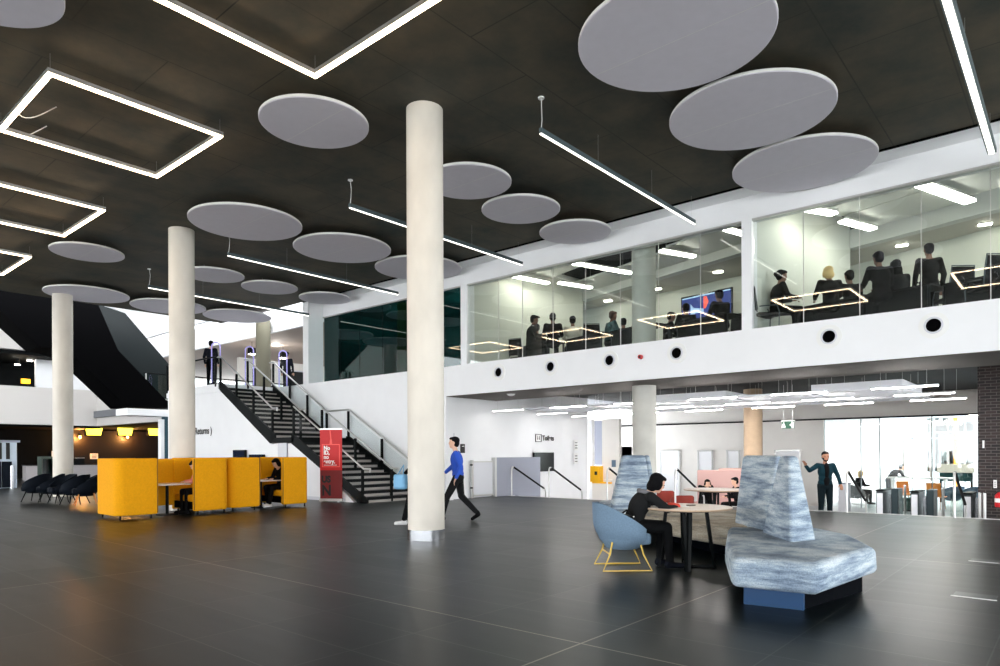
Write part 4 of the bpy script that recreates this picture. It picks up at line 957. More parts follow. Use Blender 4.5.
# room lights
def panel_light(pa, pb, z, w, label, grp='panel lights in the meeting rooms', full=True):
    A, B = atZ(*pa, z), atZ(*pb, z)
    w *= .68
    e = empty('panel_light', label, 'ceiling light', (A+B)/2, grp)
    MB().bar(A+Vector((0, 0, .02)), B+Vector((0, 0, .02)), w, .04).build('diffuser', M['panel'], e)
    MB().bar(A+Vector((0, 0, .07)), B+Vector((0, 0, .07)), w+.03, .05).build('housing', M['lightsteel'], e)
    for q in (A.lerp(B, .15), A.lerp(B, .85)): MB().cyl(q+Vector((0, 0, .09)), Vector((q.x, q.y, 7.65)), .005, n=6).build('hanger', M['lightsteel'], e)
for pa, pb, z, w, l in (((513, 277), (548, 284), 6.95, .26, 'leftmost ceiling panel light in the left meeting room'), ((559, 283.5), (591, 288.5), 6.95, .26, 'second ceiling panel light from the left in the left room'),
    ((574, 264), (631, 274), 6.95, .26, 'long ceiling panel light just left of the grey column upstairs'), ((661, 251.5), (694, 257.5), 6.95, .26, 'ceiling panel light just right of the grey column upstairs'), ((726, 230), (747, 236), 6.95, .26, 'ceiling panel light next to the white mullion post'),
    ((802, 209.5), (834, 215), 6.95, .3, 'first ceiling panel light in the right room'), ((842, 222), (873, 230), 6.95, .3, 'second ceiling panel light in the right room'), ((914, 183), (970, 203), 6.95, .36, 'biggest ceiling panel light, at the right end of the right room')):
    panel_light(pa, pb, z, w, l)
for px, py, l in ((608, 301, 'small spot light in the low ceiling left of the grey column'), (718, 272, 'small spot light in the low ceiling above the blue screen'), (657, 289, 'small spot light right of the grey column'), (902, 245.5, 'small spot light in the low ceiling of the right room'), (985, 224.5, 'small spot light at the right end of the low ceiling')):
    q = atZ(px, py, 6.88)
    e = empty('spot_light', l, 'ceiling light', q, 'spot lights in the low ceilings')
    MB().bar(q+Vector((-.03, .13, .0)), q+Vector((.03, -.13, 0)), .12, .03).build('diffuser', M['downlight'], e); MB().bar(q+Vector((-.04, .15, .015)), q+Vector((.04, -.15, .015)), .15, .02).build('housing', M['lightsteel'], e)
# suspended ceiling rafts in the rooms (angled like the beams)
def raft_room(px, py, z, w, d, label):
    q = atZ(px, py, z); e = empty('ceiling_raft', label, 'ceiling panel', q, 'square rafts under the meeting room ceilings')
    MB().box((-w/2, -d/2, 0), (w/2, d/2, .06)).build('panel', M['roombeam'], e).parent = e
    for ch in KIDS(e): ch.matrix_parent_inverse = Matrix.Identity(4)
    for sx in (-1, 1): o = MB().cyl((sx*w*.35, 0, .06), (sx*w*.35, 0, 7.65-z), .005, n=6).build('hanger', M['lightsteel']); o.parent = e
    e.rotation_euler = (0, 0, -.31)
for px, py, w, d, l in ((548, 268, 1.3, 1.6, 'raft above the second panel light in the left room'), (603, 283, 1.3, 1.6, 'raft beside the long panel light in the left room'), (655, 265, 1.2, 1.5, 'raft just right of the grey column upstairs'), (712, 243, 1.3, 1.6, 'raft near the white mullion post in the left room'),
                        (868, 195, 1.3, 1.9, 'raft over the first panel lights in the right room'), (905, 208, 1.2, 1.8, 'raft left of the biggest panel light'), (985, 180, 1.2, 1.5, 'raft at the right edge above the glazing')):
    raft_room(px, py, 7.15, w*1.2, d*1.2, l)
# white furniture in the dark glazed room
for k, (px, l) in enumerate(((352, 'pale chair back left of its twin in the dark glazed room'), (361, 'pale chair back right of its twin in the dark glazed room'))):
    q = head_at(px, 366, 5.05)
    if k == 0:
        wc = empty('shell_chair', l, 'chair', (0, 0, 0), 'pale chairs in the dark room')
        MB().slab([(-.22, -.2, .48), (-.22, .2, .48), (-.28, .17, .95), (-.28, -.17, .95)], (-.03, 0, 0)).build('backrest', M['paper'], wc, bevel=.012); MB().box((-.22, -.21, .44), (.2, .21, .47)).build('seat', M['paper'], wc, bevel=.01)
        for sx in (-1, 1):
            for sy in (-1, 1): MB().cyl((sx*.17, sy*.17, .44), (sx*.2, sy*.2, 0), .012, n=8).build('leg', M['black'], wc)
        wc.location = (max(q.x, 15.6), q.y*max(1, 15.6/q.x), ZU+.1); wc.rotation_euler = (0, 0, AF)
    else: dup(wc, (max(q.x, 15.6), q.y*max(1, 15.6/q.x), ZU+.1), AF-.2, l)
for px, py, l in ((386, 372, 'dark low seat at the column in the dark glazed room'), (374, 370, 'dark low table in the dark glazed room')):
    q = head_at(px, py, 4.9); k = max(1, 15.5/q.x)
    e = empty('low_cabinet', l, 'cabinet', (q.x*k, q.y*k, ZU)); MB().box((q.x*k-.3, q.y*k-.5, ZU), (q.x*k+.3, q.y*k+.5, ZU+.85)).build('body', M['desk'], e, bevel=.02); MB().box((q.x*k-.32, q.y*k-.52, ZU+.85), (q.x*k+.32, q.y*k+.52, ZU+.88)).build('top', M['navy'], e)
# ================================================================== LOWER AREA: RAFTS, STRIP LIGHTS
UY = (2.2, 4.33, 6.4, 8.6, 10.8, 13.1); RN = ('first', 'second', 'third'); CN = ('nearest the brick wall', 'second from the brick wall', 'third from the brick wall', 'fourth from the brick wall', 'fifth from the brick wall', 'nearest the toilets')
for r, x in enumerate((16.35, 18.7, 20.8)):
    for c_, y in enumerate(UY):
        e = empty('strip_light', 'short white strip light in the %s row back, %s' % (RN[r], CN[c_]), 'ceiling light', (x, y+.6, 2.75), 'short strip lights over the lower area')
        MB().box((x-.03, y, 2.75), (x+.03, y+1.22, 2.765)).build('diffuser', M['under2' if c_ == 5 else 'under'], e); MB().box((x-.032, y-.01, 2.765), (x+.032, y+1.23, 2.79)).build('housing', M['raft'], e)
        for t in (.2, 1.05): MB().cyl((x, y+t, 2.79), (x, y+t, 3.52), .0025, n=6).build('hanger', M['lightsteel'], e)
for r, (x0, x1) in enumerate(((16.6, 17.7), (17.9, 20.4), (21.0, 22.3))):
    for c_, (y0, y1) in enumerate(((1.0, 2.9), (3.1, 5.1), (5.3, 7.1), (7.3, 9.4), (9.6, 11.8), (12.0, 14.2))):
        if r == 0 or c_ == 0 or (r, c_) == (2, 5): continue
        if c_ == 0 and r > 0: x1_ = min(x1, 20.4)
        else: x1_ = x1
        e = empty('ceiling_raft', 'flat white ceiling raft over the lower area, %s row back, %s' % (RN[r], CN[c_]), 'ceiling panel', ((x0+x1_)/2, (y0+y1)/2, 2.9), 'flat white rafts over the lower area')
        MB().box((x0, y0, 2.88), (x1_, y1, 2.93 if (r, c_) not in ((1, 1), (1, 3)) else 3.08)).build('panel', M['raft'], e)
        for t in (.2, .8): MB().cyl((x0+.3, y0+(y1-y0)*t, 2.93), (x0+.3, y0+(y1-y0)*t, 3.52), .0025, n=6).build('hanger', M['lightsteel'], e)
# pipes in the void
pc = empty('service_pipes', 'thin grey pipes running in the dark void above the lower area', 'pipes', (16.9, 6, 3.4))
for x, z, r in ((16.8, 3.42, .03), (17.0, 3.36, .05), (17.5, 3.42, .02)): MB().cyl((x, -4, z), (x, 14.3, z), r, n=10).build('pipe', mat('pipe_dark', (66, 74, 74), .5, .5), pc)
# ================================================================== LOWER AREA: FITTINGS ON THE WALLS
e = empty('partition_panel', 'light grey partition panel behind the first handrail', 'partition', (17.7, 14.3, 0))
MB().box((XE-.6, 14.38, 0), (18.9, 14.5, 1.27)).build('panel', M['greywall'], e); MB().box((XE-.68, 14.36, 0), (XE-.6, 14.52, 1.27)).build('end_post', M['lightsteel'], e); MB().box((XE+.5, 14.38, LOW), (18.9, 14.5, 0)).build('lower_panel', M['greywall'], e)
ga, gb = atY(472, 461, 14.5), atY(493, 461, 14.5)
e = empty('low_gate', 'pale louvred low gate between the column and the grey partition', 'gate', ((ga.x+gb.x)/2, 14.5, 0))
MB().box((ga.x, 14.48, .06), (gb.x, 14.52, 1.16)).build('panel', M['raft'], e)
for x in (ga.x, gb.x): MB().box((x-.03, 14.46, 0), (x+.03, 14.54, 1.2)).build('post', M['lightsteel'], e)
for z in (.06, 1.12): MB().box((ga.x, 14.46, z), (gb.x, 14.54, z+.04)).build('rail', M['lightsteel'], e)
for z in (.3, 1.02): MB().box((ga.x-.07, 14.44, z), (ga.x-.03, 14.52, z+.05)).build('hinge', M['black'], e)
def on_toilet_wall(px0, px1, py0, py1, y=14.6):
    a, b = atY(px0, py0, y), atY(px1, py1, y); return a, b
a, b = on_toilet_wall(532, 552, 452.5, 471)
e = empty('wall_television', 'black television on the white wall beside the grey partition', 'television', ((a.x+b.x)/2, 14.55, b.z))
MB().box((a.x, 14.5, b.z), (b.x, 14.58, a.z)).build('casing', M['black'], e, bevel=.008); MB().box((a.x+.02, 14.494, b.z+.02), (b.x-.02, 14.5, a.z-.02)).build('display', M['screenblack'], e)
a, b = on_toilet_wall(535, 541, 434, 442)
e = empty('toilets_sign', 'small framed pictogram and the word Toilets on the white wall', 'sign', (a.x, 14.58, b.z))
m = MB()
for p, q in (((a.x, b.z), (b.x, b.z+.02)), ((a.x, a.z-.02), (b.x, a.z)), ((a.x, b.z), (a.x+.02, a.z)), ((b.x-.02, b.z), (b.x, a.z))): m.box((p[0], 14.57, p[1]), (q[0], 14.59, q[1]))
m.build('frame', M['ink'], e); MB().box((a.x+.03, 14.58, b.z+.03), (b.x-.03, 14.595, a.z-.03)).build('plate', M['paper'], e)
for s_ in (-1, 1):
    cx_ = (a.x+b.x)/2+s_*.05; MB().cyl((cx_, 14.575, b.z+.2), (cx_, 14.572, b.z+.2), .02, n=10).box((cx_-.02, 14.572, b.z+.08), (cx_+.02, 14.576, b.z+.17)).build('pictogram', M['ink'], e)
text('Toilets', .25, M['ink'], e, (b.x+.05, 14.575, b.z+.06), (math.pi/2, 0, 0), bold=.007)
def notice(a, b, label, colr='paper', ink=True, axis='y', name='wall_notice'):
    e = empty(name, label, 'notice', ((a.x+b.x)/2, (a.y+b.y)/2, min(a.z, b.z)))
    if axis == 'y': MB().box((a.x, a.y-.03, b.z), (b.x, a.y-.01, a.z)).build('board', M[colr], e)
    else: MB().box((a.x-.03, b.y, b.z), (a.x-.01, a.y, a.z)).build('board', M[colr], e)
    if ink:
        m = MB(); h = a.z-b.z
        for k in range(3):
            z = b.z+h*(.2+.25*k)
            if axis == 'y': m.box((a.x+(b.x-a.x)*.2, a.y-.034, z), (a.x+(b.x-a.x)*.8, a.y-.03, z+h*.08))
            else: m.box((a.x-.034, b.y+(a.y-b.y)*.2, z), (a.x-.03, b.y+(a.y-b.y)*.8, z+h*.08))
        m.build('lines', M['ink'] if colr != 'green' else M['paper'], e)
    return e
a, b = on_toilet_wall(460, 464.3, 444, 453); notice(a, b, 'small dark notice on the wall right of the nearest column', 'ink', False)
MB().box((a.x+.05, 14.55, b.z+.2), (b.x-.05, 14.57, a.z-.06)).build('mark', M['paper'], [o for o in COL.objects if o.name.startswith('wall_notice')][-1])
a, b = on_toilet_wall(447.5, 454, 433, 446); notice(a, b, 'white notice board with grey rules at the right edge of the nearest column', 'raft')
a, b = on_toilet_wall(573.5, 577.5, 440, 450.5, 14.45); notice(a, b, 'upper of two small notices on the curved white wall')
a, b = on_toilet_wall(573.5, 577.5, 453, 464, 14.45); notice(a, b, 'lower of two small notices on the curved white wall')
# yellow cabinet on a ledge
a, b = atX(592, 466, 22.9), atX(602, 482, 22.9)
e = empty('yellow_wall_cabinet', 'bright yellow cabinet on the ledge in the recess', 'cabinet', (22.9, (a.y+b.y)/2, b.z))
MB().box((22.75, b.y, b.z), (23.0, a.y, a.z)).build('body', M['yellowbox'], e, bevel=.01); MB().box((22.74, b.y+.06, b.z+.15), (22.75, a.y-.06, a.z-.05)).build('door', M['yellowbox'], e)
MB().box((22.733, b.y+.12, b.z+.28), (22.74, b.y+.24, b.z+.42)).build('window', M['ink'], e); MB().box((22.9, b.y-.4, b.z-.06), (23.25, a.y, b.z)).build('shelf', M['yellowbox'], e)
notice(atX(612, 460, 23.15), atX(616, 467, 23.15), 'small blue notice on the white wall right of the yellow cabinet', 'blueshell', False, 'x')
# exit sign
a, b = atX(782, 421.5, 22), atX(794, 428.5, 22)
e = empty('exit_sign', 'green hanging exit sign with a white running figure and arrow', 'sign', (22, (a.y+b.y)/2, b.z))
MB().box((21.98, b.y, b.z), (22.04, a.y, a.z)).build('panel', M['green'], e); MB().box((21.96, b.y-.02, a.z), (22.06, a.y+.02, a.z+.03)).build('top_bar', M['lightsteel'], e)
cy = (a.y+b.y)/2; h = a.z-b.z
MB().cyl((21.975, cy+.12, b.z+h*.78), (21.97, cy+.12, b.z+h*.78), .02, n=10).slab([(21.97, cy+.16, b.z+h*.65), (21.97, cy+.09, b.z+h*.65), (21.97, cy+.06, b.z+h*.15), (21.97, cy+.19, b.z+h*.15)], (.005, 0, 0)).slab([(21.97, cy-.05, b.z+h*.5), (21.97, cy-.13, b.z+h*.8), (21.97, cy-.13, b.z+h*.2)], (.005, 0, 0)).build('symbol', M['paper'], e)
MB().box((21.97, b.y+.0, b.z+.02), (21.975, b.y+.07, a.z-.02)).build('white_end', M['paper'], e)
for y in (b.y+.05, a.y-.05): MB().cyl((22.01, y, a.z+.03), (22.01, y, 3.52), .006, n=6).build('hanger', M['lightsteel'], e)
# ================================================================== LOWER AREA: FURNITURE AND PEOPLE
def low(px, py, x=None, z=LOW):
    q = atX(px, py, x); return Vector((q.x, q.y, z))
e = empty('seating_screen', 'dusty pink high seating screen behind the farther round table', 'partition', low(718, 480, 22))
a, b = atX(697, 470, 22), atX(741, 486, 22)
MB().box((22, b.y-.3, LOW), (22.12, a.y, a.z)).build('panel', M['pink'], e, bevel=.02); MB().box((22.1, b.y-.3, a.z-.02), (22.9, b.y+.8, a.z+.06)).build('return_panel', mat('pink_pale', (214, 178, 170), .8), e)
MB().box((21.4, b.y-.2, LOW+.15), (22, a.y-.05, LOW+.45)).build('bench', M['pink'], e, bevel=.03)
person('dark-haired person with head propped on arms in front of the pink screen', low(705, 480, 20.6), AF+math.pi, 'sit', 'black', 'black', vox=.02, hair='bob', ov=dict(hed=(.26, 0, 1.12), nek=(.15, 0, 1.0), elL=(.4, .2, .8), elR=(.4, -.2, .8), wrL=(.3, .1, 1.02), wrR=(.3, -.1, 1.02)))
person('person in black partly hidden behind the tall sofa back by the pink screen', low(738.5, 480, 20.2), AR+math.pi, 'sit', 'black', 'black', vox=.02)
tub_chair(low(682, 500, 19.5), AF, M['redseat'], 'rust red chair seen under the farther round table', 'legs', M['wood']); 
tub_chair(low(664, 500, 21.5), AF, M['redseat'], 'rust red chair behind the woman at the front table', 'legs', M['wood'])
# visitor chair with blonde woman behind the glazing
q = low(856, 500, 29.8)
tub_chair(q, AR, mat('tub_grey', (116, 118, 120), .8), 'grey tub chair with thin steel legs at right of the standing man', 'sled', M['lightsteel'])
person('blonde person in black seated sideways in the grey tub chair', (q.x+.05, q.y-.06, LOW), AR, 'sit', 'black', 'black', vox=.02, hair='bob', hairm=HBL)
e = empty('side_counter', 'pale counter block behind the standing man', 'counter', low(843, 500, 25.5))
a, b = atX(838, 484, 25.5), atX(847, 500, 25.5); MB().box((25.5, b.y, LOW), (26.0, a.y, a.z)).build('body', M['raft'], e, bevel=.01); MB().box((25.45, b.y-.02, a.z), (26.05, a.y+.02, a.z+.04)).build('top', M['greywall'], e)
q = low(889, 490, 31.5)
person('dark-haired person in black leaning forward at a high table by the bright window', q, AR, 'stand', 'black', 'grey', vox=.02, ov=dict(che=(.22, 0, 1.22), nek=(.40, 0, 1.34), hed=(.52, 0, 1.46), shL=(.36, .18, 1.3), shR=(.36, -.18, 1.3), elL=(.45, .22, 1.05), elR=(.5, -.22, 1.05), wrL=(.7, .1, 1.08), wrR=(.7, -.1, 1.08)))
e = empty('high_table', 'white high table by the bright window', 'table', low(915, 480, 31.5))
q = low(913, 490, 31.3); MB().box((q.x-.4, q.y-1.3, .33), (q.x+.4, q.y+.9, .38)).build('tabletop', M['paper'], e)
for dy in (-1.1, .7): MB().box((q.x-.3, q.y+dy-.03, LOW), (q.x+.3, q.y+dy+.03, .33)).build('leg', M['paper'], e)
# orange shell chairs
oc = empty('orange_chair', 'terracotta shell chair left of the bright orange one by the window', 'chair', (0, 0, 0), 'orange shell chairs')
m = MB(); pts = [(-.3, .95), (-.27, .7), (-.22, .5), (-.1, .44), (.12, .44), (.24, .47)]
for (x0, z0), (x1, z1) in zip(pts, pts[1:]): m.slab([(x0, -.24, z0), (x1, -.24, z1), (x1, .24, z1), (x0, .24, z0)], (0, 0, .02))
m.build('shell', M['orange'], oc, smooth=True)
for sx in (-1, 1):
    for sy in (-1, 1): MB().cyl((sx*.14, sy*.15, .44), (sx*.22, sy*.2, 0), .012, n=8).build('leg', M['wood'], oc)
oc.location = low(907, 490, 29.5); oc.rotation_euler = (0, 0, AF+math.pi)
oc2 = dup(oc, low(937, 490, 28.9)+Vector((0, 0, 0)), AR+.6, 'bright orange shell chair turned sideways by the window')
e = empty('green_stool', 'dark green stool below the terracotta chair by the window', 'stool', low(908, 486, 27.4))
q = low(908, 486, 27.6); MB().lathe([(.2, 0), (.24, .2), (.22, .44), (.18, .46)], (q.x, q.y, LOW), 24).build('seat', M['greenchair'], e, smooth=True); MB().cyl((q.x, q.y, LOW), (q.x, q.y, LOW+.05), .25, n=24).build('base', M['black'], e)
# beige reception bench with dark underside
a, b = atX(937, 464, 33), atX(974, 473, 33)
e = empty('reception_desk', 'beige reception desk front with a dark shelf under it, before the window', 'desk', (33, (a.y+b.y)/2, LOW))
MB().box((33, b.y, b.z), (33.1, a.y, a.z)).build('front_panel', M['beige'], e, bevel=.01); MB().box((33.05, b.y+.1, b.z-.35), (33.6, a.y-.1, b.z)).build('shelf', M['darkteal'], e)
for y in (b.y+.1, a.y-.1): MB().box((33.1, y-.03, LOW), (33.5, y+.03, b.z)).build('leg', M['black'], e)
for px, l in ((953, 'pale blue chair in front of the reception desk'), (972, 'blue chair right of the reception desk')):
    tub_chair(low(px, 485, 30.5), AF, M['blueshell'], l, 'legs', M['lightsteel'])
# orange post outside, faint building and trees outside the window
e = empty('orange_post', 'orange upright post outside the bright window', 'post', low(956, 470, 47, LOW-.1))
q = low(956, 470, 47, LOW-.1); MB().box((q.x-.1, q.y-.1, q.z), (q.x+.1, q.y+.1, 6)).build('shaft', M['orangepaint'], e); MB().box((q.x-.16, q.y-.16, q.z), (q.x+.16, q.y+.16, q.z+.1)).build('base', M['orangepaint'], e)
for k, (px, w_, h_, l) in enumerate(((925, 9, 7, 'pale building with grey windows seen faintly outside, left part'), (965, 7, 11, 'pale building with grey windows seen faintly outside behind the orange post'))):
    q = low(px, 450, 88, LOW); e = empty('outside_building', l, 'building', q, 'pale buildings outside')
    MB().box((q.x, q.y-w_/2, LOW-.1), (q.x+8, q.y+w_/2, h_)).build('facade', mat('facade_pale', (226, 226, 228), .8), e)
    for i in range(4):
        for j in range(2): MB().box((q.x-.05, q.y-w_/2+.6+i*w_/4, 1.6+3*j), (q.x, q.y-w_/2+.6+i*w_/4+w_/7, 3.2+3*j)).build('window', mat('outside_glass', (212, 218, 226), .3), e)
def bare_tree(px, x, h, label):
    q = low(px, 450, x, LOW-.1); e = empty('bare_tree', label, 'tree', q, 'bare trees outside'); rnd = random.Random(px)
    m = MB()
    def br(p, d, L, r, n):
        e2 = p+d*L; m.cyl(p, e2, r, r*.6, 6)
        if n:
            for _ in range(3): br(p+d*L*rnd.uniform(.55, 1), (d+Vector((rnd.uniform(-.7, .7), rnd.uniform(-.7, .7), rnd.uniform(-.1, .5)))).normalized(), L*.62, r*.55, n-1)
    MB().cyl(q, q+Vector((0, 0, h*.4)), .12, .09, 10).build('trunk', mat('bark', (120, 110, 104), .9), e)
    br(q+Vector((0, 0, h*.38)), Vector((0, 0, 1)), h*.3, .07, 4); m.build('branches', mat('bark', (120, 110, 104), .9), e)
bare_tree(931, 60, 8, 'bare tree outside left of the orange post'); bare_tree(948, 66, 9, 'bare tree outside just behind the orange post'); bare_tree(903, 70, 8, 'bare tree outside at the left end of the bright window')
# turnstiles
TS = [(884, 22.6, 'access gate nearest the blonde person, behind the handrail'), (918, 22.4, 'access gate in the middle of the row'), (970, 22.2, 'access gate nearest the brick wall')]
t0 = None
for k, (px, x, l) in enumerate(TS):
    q = low(px, 490, x)
    if t0 is None:
        t0 = empty('access_gate', l, 'gate', (0, 0, 0), 'access gates in a row')
        MB().box((-.55, -.10, 0), (.5, .10, .96)).build('cabinet', M['turn'], t0, bevel=.02); MB().box((-.56, -.075, .06), (-.552, .075, .9)).build('front_plate', M['raft'], t0)
        MB().box((-.58, -.115, .96), (.52, .115, 1.0)).build('top', M['black'], t0, bevel=.01)
        MB().box((-.3, -.42, .0), (.4, -.24, 1.03)).build('reader_housing', mat('teal_black', (16, 42, 48), .4), t0, bevel=.02)
        MB().box((.0, -.22, .2), (.03, -.12, .85)).build('arm', M['steel'], t0); MB().box((.0, .12, .15), (.02, .45, .95)).build('glass_wing', M['glass'], t0)
        t0.location = q
    else: dup(t0, q, 0, l)
for k, (px, x, l) in enumerate(((905, 23.5, 'slim steel post left of the middle access gate'), (943, 22.5, 'slim steel post between the two right access gates'), (980, 20.25, 'steel post against the brick wall, left one'), (984.5, 20.2, 'steel post against the brick wall, right one'))):
    q = low(px, 490, x); e = empty('barrier_post', l, 'post', q, 'slim steel barrier posts')
    MB().cyl(q, q+Vector((0, 0, 1.08)), .035, n=16).build('tube', M['lightsteel'], e, smooth=True); MB().cyl(q, q+Vector((0, 0, .02)), .07, n=16).build('base', M['steel'], e); MB().cyl(q+Vector((0, 0, 1.08)), q+Vector((0, 0, 1.1)), .038, .03, 16).build('cap', M['steel'], e)
    if k < 2: MB().box((q.x-.01, q.y-.75, LOW+.15), (q.x+.01, q.y-.05, LOW+1.0)).build('glass_panel', M['glass'], e)
# fire extinguisher and signs on the brick wall
a, b = atX(994, 491, 20.4), atX(1000, 507, 20.4)
q = Vector((20.38, b.y+.02, b.z)); e = empty('fire_extinguisher', 'red fire extinguisher on the dark brick wall at the right edge', 'fire extinguisher', q); r = .085; hh = a.z-b.z
MB().lathe([(r*.9, 0), (r, .03), (r, hh*.72), (r*.6, hh*.84), (.03, hh*.88), (.03, hh*.95)], q, 24).build('cylinder', M['extred'], e, smooth=True)
MB().lathe([(r+.002, hh*.3), (r+.002, hh*.55)], q, 24).build('label', M['paper'], e); MB().box((q.x-.1, q.y-.015, q.z+hh*.95), (q.x+.05, q.y+.015, q.z+hh*1.0)).build('handle', M['ink'], e)
MB().tube([(q.x-.02, q.y+.02, q.z+hh*.95), (q.x-.08, q.y+.1, q.z+hh*.8), (q.x-.06, q.y+.1, q.z+hh*.4)], .012, 8).build('hose', M['ink'], e, smooth=True)
notice(atX(993.5, 480, 20.49), atX(997, 488, 20.49), 'white notice above the red fire extinguisher', 'paper', True, 'x')
notice(atX(982.5, 440.5, 20.49), atX(984.5, 448, 20.49), 'small white switch plate high on the brick wall', 'paper', False, 'x', 'switch_plate')
# floor socket plates
for px, py, l, w_ in ((975, 596, 'steel-rimmed floor box nearest the lower right corner', .34), (985, 561, 'faint floor box behind the steel-rimmed one near the right edge', .3)):
    q = atZ(px, py, 0); e = empty('floor_box', l, 'floor box', q, 'flush floor boxes')
    MB().box((q.x-.13, q.y-w_/2, .0), (q.x+.13, q.y+w_/2, .004)).build('lid', mat('floor_lid', (70, 76, 76), .4), e); 
    MB().box((q.x-.14, q.y-w_/2-.01, .0), (q.x-.125, q.y+w_/2+.01, .007)).build('rim', M['lightsteel'], e)
# ================================================================== LEVEL ABOVE THE STAIR
g0 = None; LAMPQ = []
for k, (pxa, ptop, l) in enumerate(((216, 337, 'violet-lit oval security gate at left, in front of a dark figure'), (249.5, 340, 'violet-lit oval security gate in the middle'), (283, 344, 'violet-lit oval security gate at right by the stair rail'))):
    y = 24.6; q = atY(pxa, 380, y); q = Vector((q.x, y, ZU))
    if g0 is None:
        g0 = empty('security_gate', l, 'security gate', (0, 0, 0), 'oval security gates')
        w_ = .16; H_ = 1.62; pts = [(-w_, 0, .08)]+[(-w_, 0, z) for z in (.4, .9, 1.3)]+[(w_*math.cos(t), 0, H_-w_+w_*math.sin(t)) for t in [math.pi-i*math.pi/10 for i in range(11)]]+[(w_, 0, z) for z in (1.3, .9, .4)]+[(w_, 0, .08)]
        m = MB().tube(pts, .022, 8); m.build('loop', M['gate'], g0, smooth=True)
        MB().box((-.22, -.08, 0), (.22, .08, .09)).build('base', M['black'], g0, bevel=.01)
        MB().box((-w_+.02, -.004, .12), (w_-.02, .004, 1.25)).build('panel', M['glass'], g0)
        g0.location = q; g0.rotation_euler = (0, 0, AF-math.pi/2)
    else: dup(g0, q, AF-math.pi/2, l)
q = atY(211, 380, 25.2); person('dark-clothed person standing behind the left security gate', (q.x, q.y, ZU), AF, 'stand', 'navy', 'black', 'black', vox=.02, scale=1.0)
q = atY(287, 380, 25.6); person('dark blue clothed person behind the right security gate', (q.x, q.y, ZU), AF, 'stand', 'navy', 'navy', 'black', vox=.02)
# white upper ramp front seen through the stair opening
struct('wall_fascia', MB().box((15.5, 21.85, 6.6), (15.65, 46, 7.6)), M['white'])
for px, py, l in ((252, 354, 'square spot lamp over the middle security gate'), (276, 345, 'square spot lamp between the middle and right security gates'), (283, 358, 'square spot lamp by the right security gate')):
    q = atY(px, py, 29); e = empty('spot_lamp', l, 'lamp', q, 'spot lamps over the landing')
    MB().box((q.x-.15, q.y-.12, q.z), (q.x+.15, q.y+.12, q.z+.28)).build('housing', M['desk'], e); MB().box((q.x-.12, q.y-.1, q.z-.02), (q.x+.12, q.y+.1, q.z)).build('lens', M['downlight'], e); MB().cyl((q.x, q.y, q.z+.28), (q.x, q.y, 6.6), .01, n=6).build('stem', M['black'], e)
    LAMPQ.append((q.copy(), e))
for k, (px, l) in enumerate(((262, 'low dark display unit right of the middle security gate'), (296, 'dark trolley near the white pillar at the stair head'))):
    q = atY(px, 380, 27.5); e = empty('display_unit', l, 'unit', (q.x, q.y, ZU))
    MB().box((q.x-.35, q.y-.2, ZU+.1), (q.x+.35, q.y+.2, ZU+1.2)).build('body', M['desk'], e, bevel=.02); MB().box((q.x-.38, q.y-.22, ZU+1.2), (q.x+.38, q.y+.22, ZU+1.24)).build('top', M['raft'], e)
e = empty('glass_balustrade', 'long glass balustrade across the back of the landing', 'balustrade', (17, 31, ZU))
MB().box((12.2, 31, ZU), (22, 31.015, ZU+.95)).build('glass_panel', M['glass'], e); MB().cyl((12.2, 31, ZU+1), (22, 31, ZU+1), .03, n=10).build('rail', M['black'], e)
for i in range(6): MB().box((12.3+1.9*i, 30.98, ZU), (12.34+1.9*i, 31.03, ZU+1)).build('post', M['lightsteel'], e)
# ================================================================== BLACK STAIR AT THE FAR LEFT
e = empty('black_stair', 'massive black staircase crossing the white atrium walls behind the left columns', 'staircase', (9, 30, 4))
yb_ = 30.0; V = lambda px, py, y=yb_: atY(px, py, y)
MB().slab([V(-24, 288), V(60, 288), V(98, 304), V(118, 350), V(166, 400), V(182, 407), V(127, 407), V(75, 357), V(54, 349), V(40, 346.5), V(0, 310)], (0, 1.8, 0)).build('stair_body', M['blackmatte'], e)
MB().slab([V(98, 304, 31.9), V(125, 313, 31.9), V(171, 366.5, 31.9), V(186, 384, 31.9), V(186, 402, 31.9), V(160, 398, 31.9), V(112, 345, 31.9), V(70, 330, 31.9), V(66, 300, 31.9)], (0, .08, 0)).build('balustrade_panel', mat('deep_teal', (3, 13, 15), .4, spec=.2), e)
a, b = V(127, 408), V(186, 417)
MB().box((a.x, 30, b.z), (b.x, 31.2, a.z)).build('landing', M['white'], e)
# curved bracket on the white wall
m = MB(); q = atY(133, 327, 44); m.tube([(q.x+1.0*math.cos(t), 43.9, q.z+1.0*math.sin(t)) for t in [i*math.pi/10 for i in range(-2, 8)]], .09, 8)
tag(m.build('wall_ring', M['turn'], smooth=True), 'thin dark curved ring on the white wall above the black stair', 'ring')
# ================================================================== FAR LEFT: CAFE, KIOSK
for k, (pa, pb, l) in enumerate(((85, 103, 'yellow menu screen nearest the third column'), (117, 133.5, 'yellow menu screen in the middle of the cafe'), (147.5, 161, 'yellow menu screen beside the white upright post'))):
    a, b = atY(pa, 427.5, 45.5), atY(pb, 436, 45.5); e = empty('menu_screen', l, 'screen', ((a.x+b.x)/2, 45.5, b.z), 'yellow menu screens over the cafe counter')
    MB().box((a.x, 45.5, b.z), (b.x, 45.6, a.z)).build('casing', M['black'], e); MB().slab([(a.x+.02, 45.49, a.z-.02), (b.x-.02, 45.49, a.z-.02), (b.x-.12, 45.49, b.z+.04), (a.x+.1, 45.49, b.z+.04)], (0, .012, 0)).build('display', M['screen_y'], e)
    MB().cyl(((a.x+b.x)/2, 45.55, a.z), ((a.x+b.x)/2, 45.55, 3.12), .02, n=8).build('bracket', M['black'], e)
